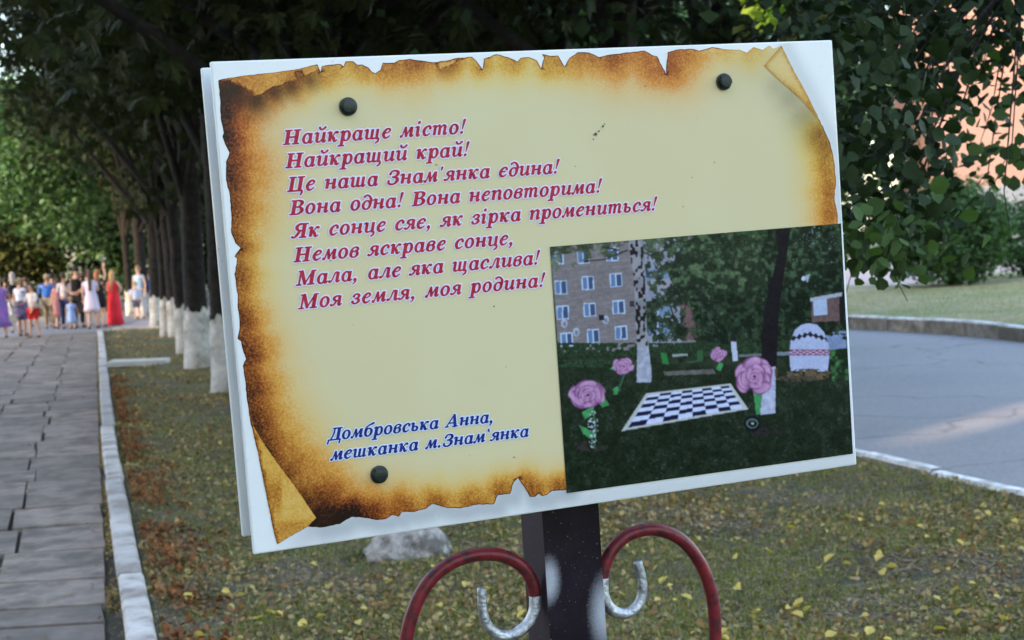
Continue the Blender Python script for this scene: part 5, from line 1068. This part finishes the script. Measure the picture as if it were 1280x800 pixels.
# unseen blocks added to hold off the low sun; low link leaves a strip
SD = np.array([.7071, .7071]); SP = np.array([-.7071, .7071]); B0 = np.array([3.9, 13.2])-SD*38
def back(name, s0, s1, h, label, rows):
    c = B0+SP*(s0+s1)/2; w = abs(s1-s0); cols = [-w/2+3+i*4 for i in range(int((w-4)/4))] if w > 8 else []
    return building(name, c[0], c[1], math.radians(135), w, 11, h, MT['grey_wall'], label, None, rows, cols)
back('sun_block_building', .24, 44, 31, 'unseen grey block added behind the camera to block the sun, left of the low link', (3, 7.5, 12, 16.5, 21, 25.5))
back('sun_block_building', -.24, -54, 29, 'unseen grey block added behind the camera to block the sun, right of the low link', (3, 7.5, 12, 16.5, 21, 25.5))
back('sun_gap_building', -.23, .23, 6.9, 'unseen low link added between the two sun blocking grey blocks to shape the sun strip', ())
# ------------------------------------------------------------------ people in front of the plaza
def skin_obj(name, vs, es, root, mat, parent, sub=1):
    b = bmesh.new(); L = b.verts.layers.skin.verify(); m = {}
    for k, (p, r) in vs.items():
        v = b.verts.new(p); v[L].radius = (r, r) if not hasattr(r, '__len__') else r; v[L].use_root = (k == root); m[k] = v
    for a, c in es: b.edges.new((m[a], m[c]))
    me = bpy.data.meshes.new(name); b.to_mesh(me); b.free(); o = link(name, me, mat, parent)
    s = o.modifiers.new('skin', 'SKIN'); s.use_smooth_shade = True; s.branch_smoothing = .3
    d = o.modifiers.new('round', 'SUBSURF'); d.levels = sub; d.render_levels = sub; return o
SKIN = [speck('skin_light', (.5, .3, .22), (.58, .36, .27), 9, .6, .05), speck('skin_tan', (.38, .21, .14), (.46, .27, .19), 9, .6, .05)]
HAIR = {k: speck('hair_'+k, c, tuple(x*1.5 for x in c), 40, .6, .5) for k, c in dict(dark=(.015, .011, .009), brown=(.06, .03, .018), blonde=(.34, .2, .09), grey=(.26, .23, .2), ginger=(.25, .1, .04), fair=(.24, .17, .1)).items()}
CL = {}
def cm(c, c2=None, sc=14, sharp=False):
    k = (c, c2, sc)
    if k not in CL: CL[k] = cloth('fabric', c, c2, sc, sharp)
    return CL[k]
def dome(name, mat, parent, c, r, rear=1.0, face_cut=True, longh=0, s=1.0):
    b = bmesh.new(); bmesh.ops.create_icosphere(b, subdivisions=3, radius=1)
    kill = [v for v in b.verts if (face_cut and v.co.y > .25 and v.co.z < .38) or v.co.z < -.62]; bmesh.ops.delete(b, geom=kill, context='VERTS')
    for v in b.verts:
        w = 1+.03*math.sin(v.co.x*17+v.co.z*9)*math.cos(v.co.y*13); v.co = Vector((v.co.x*r[0]*w, v.co.y*r[1]*w, v.co.z*r[2]*w))+Vector(c)
    me = bpy.data.meshes.new(name); b.to_mesh(me); b.free(); me.polygons.foreach_set('use_smooth', [True]*len(me.polygons)); o = link(name, me, mat, parent)
    o.modifiers.new('thick', 'SOLIDIFY').thickness = .01*s; return o
def loft(name, rings, mat, parent, k=24, rip=0.0, rn=7, seed=0):
    V = []; n = len(rings)
    for i, (z, a, bb, y) in enumerate(rings):
        t = i/(n-1)
        for j in range(k):
            th = 2*math.pi*j/k; w = 1+rip*t*t*math.cos(th*rn+seed)+.015*math.sin(th*3+z*9); V.append((a*w*math.cos(th), y+bb*w*math.sin(th), z))
    Fs = [(i*k+j, i*k+(j+1) % k, (i+1)*k+(j+1) % k, (i+1)*k+j) for i in range(n-1) for j in range(k)]+[tuple(range(k))]
    o = link(name, pymesh(name, V, Fs, True), mat, parent); o.modifiers.new('thick', 'SOLIDIFY').thickness = .008; return o
def person(px, py, H, face, label, skin=0, hair='dark', hairlen='short', top=None, sleeve=.5, bottom=None, bkind='trousers', dress=None, hem=.5, arms=('down', 'down'), build=1.0, kid=0.0, shoes=(.03, .03, .03), group='people watching at the end of the path', lean=0.0, hat=None, skirt_w=.24, step=.0):
    x, y, _ = G(px, py); s = H/1.74; t = empty('person', (x, y, .002), math.radians(face), label, 'person', group); sk = SKIN[skin]
    hs = 1+.32*kid; B = build*(1+.1*kid)
    zs = lambda z: z*s*(1-.03*kid) if z < 1.5 else (1.5*(1-.03*kid)+(z-1.5)*hs)*s
    J = {}
    def P(k, x, y, z, r): J[k] = ((x*s*(B if abs(x) < .3 and z > .8 else 1), y*s+lean*max(0, z-.9)*s, zs(z)), (tuple(q*s for q in r) if hasattr(r, '__len__') else r*s))
    P('pel', 0, 0, .95, (.15*B, .11*B)); P('wai', 0, 0, 1.1, (.125*B, .095*B)); P('che', 0, .0, 1.30, (.165*B, .11*B)); P('nkb', 0, -.01, 1.44, (.075, .06)); P('nek', 0, 0, 1.51, .05)
    P('h1', 0, .015, 1.57, (.062*hs, .075*hs)); P('h2', 0, .02, 1.64, (.077*hs, .092*hs)); P('h3', 0, .01, 1.70, (.066*hs, .08*hs)); P('nose', 0, .115*hs, 1.625, .013)
    E = [('pel', 'wai'), ('wai', 'che'), ('che', 'nkb'), ('nkb', 'nek'), ('nek', 'h1'), ('h1', 'h2'), ('h2', 'h3'), ('h2', 'nose')]
    for sd, nm, arm in ((-1, 'L', arms[0]), (1, 'R', arms[1])):
        P('hip'+nm, sd*.09, 0, .87, .088*B); P('kne'+nm, sd*.1, .02+step*sd, .49, .058); P('cal'+nm, sd*.105, -.01+step*sd*1.4, .33, .052); P('ank'+nm, sd*.11, -.02+step*sd*1.7, .09, .036); P('toe'+nm, sd*.13, .12+step*sd*1.7, .035, (.04, .025))
        P('sho'+nm, sd*.175, 0, 1.40, .052*B)
        A = {'down': ((.23, -.02, 1.13), (.24, .04, .90), (.01, .3, -1)), 'back': ((.27, -.10, 1.15), (.06, -.19, 1.0), (-1, -.05, -.25)), 'fwd': ((.22, .1, 1.16), (.16, .33, 1.12), (-.2, 1, 0)),
             'up': ((.24, .06, 1.58), (.18, .08, 1.82), (0, .1, 1)), 'hip': ((.33, -.05, 1.16), (.17, .06, 1.02), (-.8, .5, -.3)), 'mid': ((.22, .02, 1.14), (.12, .2, 1.18), (-.6, .6, .3)), 'low': ((.26, .12, 1.15), (.30, .3, .96), (.1, .6, -.7))}[arm]
        (ex, ey, ez), (wx, wy, wz), hd = A; P('elb'+nm, sd*ex, ey, ez, .038); P('wri'+nm, sd*wx, wy, wz, .026)
        hd = np.array(hd, float); hd[0] *= sd; hd /= np.linalg.norm(hd); wp = np.array([sd*wx, wy, wz]); pal = wp+hd*.06; P('pal'+nm, *pal, (.036, .02))
        side = np.cross(hd, [0, 1, .3]); side /= np.linalg.norm(side)
        for i, (o_, l_) in enumerate(((-.028, .075), (-.01, .088), (.01, .084), (.027, .066))):
            a_ = pal+hd*.035+side*o_; b_ = a_+hd*l_*.55; c_ = b_+hd*l_*.4+np.array([0, .012, -.006]); P('f%d%s' % (i, nm), *a_, .0105); P('g%d%s' % (i, nm), *b_, .009); P('e%d%s' % (i, nm), *c_, .0075); E += [('pal'+nm, 'f%d%s' % (i, nm)), ('f%d%s' % (i, nm), 'g%d%s' % (i, nm)), ('g%d%s' % (i, nm), 'e%d%s' % (i, nm))]
        a_ = pal-hd*.02-side*.035; P('t1'+nm, *a_, .012); P('t2'+nm, *(a_+hd*.035-side*.018), .010); P('t3'+nm, *(a_+hd*.06-side*.016), .009); E += [('pal'+nm, 't1'+nm), ('t1'+nm, 't2'+nm), ('t2'+nm, 't3'+nm)]
        E += [('pel', 'hip'+nm), ('hip'+nm, 'kne'+nm), ('kne'+nm, 'cal'+nm), ('cal'+nm, 'ank'+nm), ('ank'+nm, 'toe'+nm), ('che', 'sho'+nm), ('sho'+nm, 'elb'+nm), ('elb'+nm, 'wri'+nm), ('wri'+nm, 'pal'+nm)]
    skin_obj('body', J, E, 'pel', sk, t)
    def g(keys, f, add): return {k: (J[k][0], (tuple(q*f+add*s for q in J[k][1]) if hasattr(J[k][1], '__len__') else J[k][1]*f+add*s)) for k in keys}
    def along(a, b, u): return tuple(J[a][0][i]*(1-u)+J[b][0][i]*u for i in range(3))
    if top:
        vs = g(['pel', 'wai', 'che', 'nkb', 'shoL', 'shoR'], 1.06, .012); vs['nkb'] = ((J['nkb'][0][0], J['nkb'][0][1], J['nkb'][0][2]+.005*s), .088*s); vs['shoL'] = (J['shoL'][0], .072*s); vs['shoR'] = (J['shoR'][0], .072*s); vs['yoL'] = (tuple(J['nkb'][0][i]*.5+J['shoL'][0][i]*.5+(-.02*s if i == 2 else 0) for i in range(3)), .07*s); vs['yoR'] = (tuple(J['nkb'][0][i]*.5+J['shoR'][0][i]*.5+(-.02*s if i == 2 else 0) for i in range(3)), .07*s); es = [('pel', 'wai'), ('wai', 'che'), ('che', 'nkb'), ('nkb', 'yoL'), ('yoL', 'shoL'), ('nkb', 'yoR'), ('yoR', 'shoR')]
        for n_ in 'LR':
            u = min(1, sleeve*2); vs['s'+n_] = (along('sho'+n_, 'elb'+n_, u), .052*s); es.append(('sho'+n_, 's'+n_))
            if sleeve > .5: vs['c'+n_] = (along('elb'+n_, 'wri'+n_, (sleeve-.5)*2), .038*s); es.append(('s'+n_, 'c'+n_))
        skin_obj('shirt', vs, es, 'pel', top, t)
    if bottom and bkind in ('trousers', 'shorts'):
        vs = g(['pel', 'hipL', 'hipR'], 1.06, .008); vs['pel'] = ((0, J['pel'][0][1], J['pel'][0][2]-.03*s), (.155*B*s, .12*B*s)); es = [('pel', 'hipL'), ('pel', 'hipR')]
        for n_ in 'LR':
            if bkind == 'trousers': vs['k'+n_] = (J['kne'+n_][0], .078*s); vs['a'+n_] = (along('kne'+n_, 'ank'+n_, .93), .064*s); es += [('hip'+n_, 'k'+n_), ('k'+n_, 'a'+n_)]
            else: vs['k'+n_] = (along('hip'+n_, 'kne'+n_, .82), .098*s); es += [('hip'+n_, 'k'+n_)]
        skin_obj(bkind, vs, es, 'pel', bottom, t)
    if bottom and bkind == 'skirt':
        loft('skirt', [(zs(1.08), .125*s*B, .1*s*B, 0), (zs(.95), .165*s*B, .135*s*B, 0), (zs(.75), .19*s*B, .16*s*B, 0), (zs(hem), skirt_w*s*B, skirt_w*.85*s*B, 0)], bottom, t, rip=.06, seed=px)
    if dress:
        R_ = [(zs(1.455), .07*s, .06*s, 0), (zs(1.42), .14*s*B, .085*s, 0), (zs(1.36), .185*s*B, .12*s*B, 0), (zs(1.25), .17*s*B, .135*s*B, 0), (zs(1.1), .14*s*B, .11*s*B, 0), (zs(.95), .175*s*B, .14*s*B, 0), (zs(.8), .19*s*B, .155*s*B, 0), (zs((hem+.8)/2), (skirt_w*.4+.12)*s*B, (skirt_w*.35+.1)*s*B, 0), (zs(hem), skirt_w*s*B, skirt_w*.85*s*B, 0)]
        loft('dress', [(z, a, b_, y_+lean*max(0, z/s-.9)*s) for z, a, b_, y_ in R_], dress, t, rip=.07, rn=9, seed=px)
        if sleeve:
            for n_ in 'LR': skin_obj('sleeve', {'a': (J['sho'+n_][0], .06*s), 'b': (along('sho'+n_, 'elb'+n_, min(1, sleeve*2)), .05*s)}, [('a', 'b')], 'a', dress, t)
    for n_ in 'LR':
        a_, b_ = J['ank'+n_][0], J['toe'+n_][0]; skin_obj('shoe', {'a': ((a_[0], a_[1]-.02*s, .04*s), (.038*s, .038*s)), 'b': ((b_[0], b_[1], .033*s), (.045*s, .03*s))}, [('a', 'b')], 'a', cm(shoes), t)
    hc = J['h2'][0]; hy = hc[1]
    dome('hair', HAIR[hair], t, (0, hy-.008*s, hc[2]+.02*s), (.089*s*hs, .108*s*hs, .118*s*hs), s=s)
    if hairlen in ('long', 'mid'):
        L = .42 if hairlen == 'long' else .16; m = MB(); pp = [(0, hy-.06*s*hs, hc[2]+.03*s), (0, hy-.095*s*hs, hc[2]-.08*s), (.01, hy-.135*s, hc[2]-(.08+L*.5)*s), (0, hy-.14*s, hc[2]-(.08+L)*s)]; m.tube(smooth_path(pp, 3), list(np.linspace(.085*s*hs, .045*s, len(smooth_path(pp, 3)))), 10); link('hair_length', m.mesh('hair_length', True), HAIR[hair], t)
    if hairlen == 'bun': m = MB(); m.tube([(0, hy-.10*s, hc[2]+.05*s), (0, hy-.16*s, hc[2]+.06*s)], [.05*s, .03*s], 10); link('hair_bun', m.mesh('hair_bun', True), HAIR[hair], t)
    if hat: dome('cap', hat, t, (0, hy, hc[2]+.035*s), (.1*s*hs, .12*s*hs, .1*s*hs), face_cut=True, s=s)
    m = MB()
    for q in (-1, 1): m.tube([(q*.03*s*hs, hy+.078*s*hs, hc[2]+.012*s), (q*.03*s*hs, hy+.095*s*hs, hc[2]+.012*s)], [.011*s, .006*s], 6); 
    link('eye', m.mesh('eye'), HAIR['dark'], t)
    m = MB(); m.box((0, hy+.088*s*hs, hc[2]-.048*s*hs), (.022*s, .004*s, .004*s)); link('mouth', m.mesh('mouth'), cm((.3, .09, .08)), t)
    return t, J, s
W_ = (.62, .62, .66)
person(3, 423, 1.70, 20, 'elderly woman in a violet and blue patterned dress at the left edge', 0, 'fair', 'short', dress=cm((.12, .12, .4), (.34, .12, .35), 18, True), hem=.32, sleeve=.3, arms=('down', 'low'), build=1.12, skirt_w=.27)
person(21, 416, 1.78, 10, 'grey haired woman in a black top and white trousers', 0, 'grey', 'mid', top=cm((.012, .012, .015)), bottom=cm((.55, .55, .56)), arms=('down', 'fwd'))
person(29, 420, 1.62, -25, 'woman in a pale blue patterned blouse and dark patterned skirt', 1, 'fair', 'bun', top=cm((.38, .46, .62), (.62, .64, .7), 20, True), sleeve=.2, bottom=cm((.04, .04, .09), (.16, .13, .25), 20, True), bkind='skirt', hem=.5, arms=('down', 'fwd'), skirt_w=.2)
person(44, 422, 1.48, 150, 'boy in a white shirt, red shorts and a dark green cap', 1, 'brown', 'short', top=cm((.62, .56, .56)), bottom=cm((.55, .03, .03)), bkind='shorts', arms=('low', 'fwd'), kid=.45, hat=cm((.06, .1, .06)), step=.05)
person(63, 411, 1.66, 5, 'broad man in a blue shirt and khaki trousers seen from behind', 1, 'fair', 'short', top=cm((.05, .16, .5)), bottom=cm((.27, .21, .14)), arms=('mid', 'mid'), build=1.25)
person(76, 411, 1.5, -10, 'woman in a dusty rose dress beside the man in the blue shirt', 0, 'brown', 'mid', dress=cm((.34, .14, .15), (.4, .2, .2)), hem=.42, sleeve=.3, skirt_w=.2)
person(84, 411, 1.66, 0, 'dark haired man in a white shirt and dark jeans', 1, 'dark', 'short', top=cm((.6, .55, .57)), bottom=cm((.02, .03, .09)), arms=('mid', 'down'))
person(100, 410, 1.86, -12, 'tall man in a black shirt with both hands behind his back', 1, 'dark', 'short', top=cm((.014, .012, .012)), bottom=cm((.013, .014, .017)), arms=('back', 'back'), build=1.2)
person(91, 412, .95, 12, 'toddler in a light blue outfit standing between the two men', 0, 'fair', 'short', dress=cm((.3, .42, .72)), hem=.38, sleeve=.4, arms=('down', 'low'), kid=1.0, skirt_w=.22)
person(117, 411, 1.72, 8, 'woman with long brown hair in a short white and lavender dress', 0, 'brown', 'long', dress=cm((.52, .5, .66), (.62, .52, .62), 9), hem=.52, sleeve=.3, arms=('down', 'mid'), skirt_w=.22, step=.02)
person(127, 409, 1.7, -20, 'ginger haired woman in black raising one hand with a white flower', 0, 'ginger', 'mid', top=cm((.02, .018, .02)), bottom=cm((.02, .018, .02)), bkind='skirt', hem=.6, arms=('mid', 'up'), skirt_w=.19, sleeve=.2)
person(145, 407, 1.63, -15, 'woman with long blonde hair in a long red strapless dress', 0, 'blonde', 'long', dress=cm((.66, .035, .055), (.58, .03, .045)), hem=.03, sleeve=0, arms=('mid', 'hip'), skirt_w=.26)
person(177, 398, 1.72, 160, 'woman in a sleeveless light blue top behind the child by the white trunk', 0, 'fair', 'short', top=cm((.36, .5, .66)), sleeve=.15, bottom=cm((.5, .5, .52)), group=None)
person(172, 400, 1.22, 30, 'child in a white and blue shirt and grey shorts by the white trunk', 0, 'fair', 'short', top=cm((.5, .58, .76)), bottom=cm((.13, .13, .17)), bkind='shorts', kid=.7, arms=('fwd', 'down'), step=.04, group=None)
person(188, 396, 1.55, 40, 'person in a bright blue shirt partly hidden by a chestnut trunk', 1, 'brown', 'short', top=cm((.04, .12, .4)), bottom=cm((.14, .09, .07)), arms=('down', 'fwd'), group=None)
person(69, 408, 1.66, 0, 'man in a dark jacket deep in the crowd behind the blue shirt', 1, 'dark', 'short', top=cm((.02, .02, .026)), sleeve=.95, bottom=cm((.03, .03, .04)))
person(108, 408, 1.66, 5, 'woman in a pale pink top behind the tall man in black', 0, 'brown', 'mid', top=cm((.5, .34, .36)), bottom=cm((.1, .09, .12)))
person(36, 409, 1.6, 6, 'woman in a dark dress behind the boy with the cap', 1, 'brown', 'short', dress=cm((.05, .045, .07), (.14, .12, .16), 16, True), hem=.5, sleeve=.3, skirt_w=.2)
person(11, 411, 1.62, 0, 'man in a black shirt behind the elderly woman', 1, 'dark', 'short', top=cm((.02, .02, .024)), bottom=cm((.025, .03, .05)))
def bag(px, py, dx, h, mat, label):
    x, y, _ = G(px, py); t = empty('handbag', (x+dx, y+.02, h), .3, label, 'bag'); m = MB(); m.box((0, 0, .11), (.15, .05, .11), taper=.85); bevel(link('pouch', m.mesh('pouch'), mat, t), .02, 3)
    m = MB(); m.tube(smooth_path([(-.1, 0, .2), (-.07, 0, .36), (0, 0, .43), (.07, 0, .36), (.1, 0, .2)]), .008, 6); link('strap', m.mesh('strap'), mat, t)
bag(117, 411, -.27, .52, cm((.05, .035, .03)), 'dark handbag hanging from the hand of the woman in the lavender dress')
bag(3, 423, .30, .42, cm((.5, .42, .33)), 'beige shopping bag held by the elderly woman at the left edge')
# white flower held up in the raised hand
x, y, _ = G(127, 409); s = 1.7/1.74
fl = empty('flower', (x+.17, y+.05, 1.86*s), 0, 'white flower held up above the heads of the crowd', 'flower')
m = MB(); m.tube([(0, 0, 0), (0, 0, .16)], .008, 6); link('stem', m.mesh('stem'), MT['leaf_bush'], fl)
m = MB()
for k in range(14):
    a = k*2.4; r = .03+.005*k; m.add([(0, 0, .16), (math.cos(a-.4)*r, math.sin(a-.4)*r, .2), (math.cos(a)*r*1.5, math.sin(a)*r*1.5, .21+.004*k), (math.cos(a+.4)*r, math.sin(a+.4)*r, .2)], [(0, 1, 2, 3)])
link('blossom', m.mesh('blossom'), cm((.75, .75, .72)), fl)
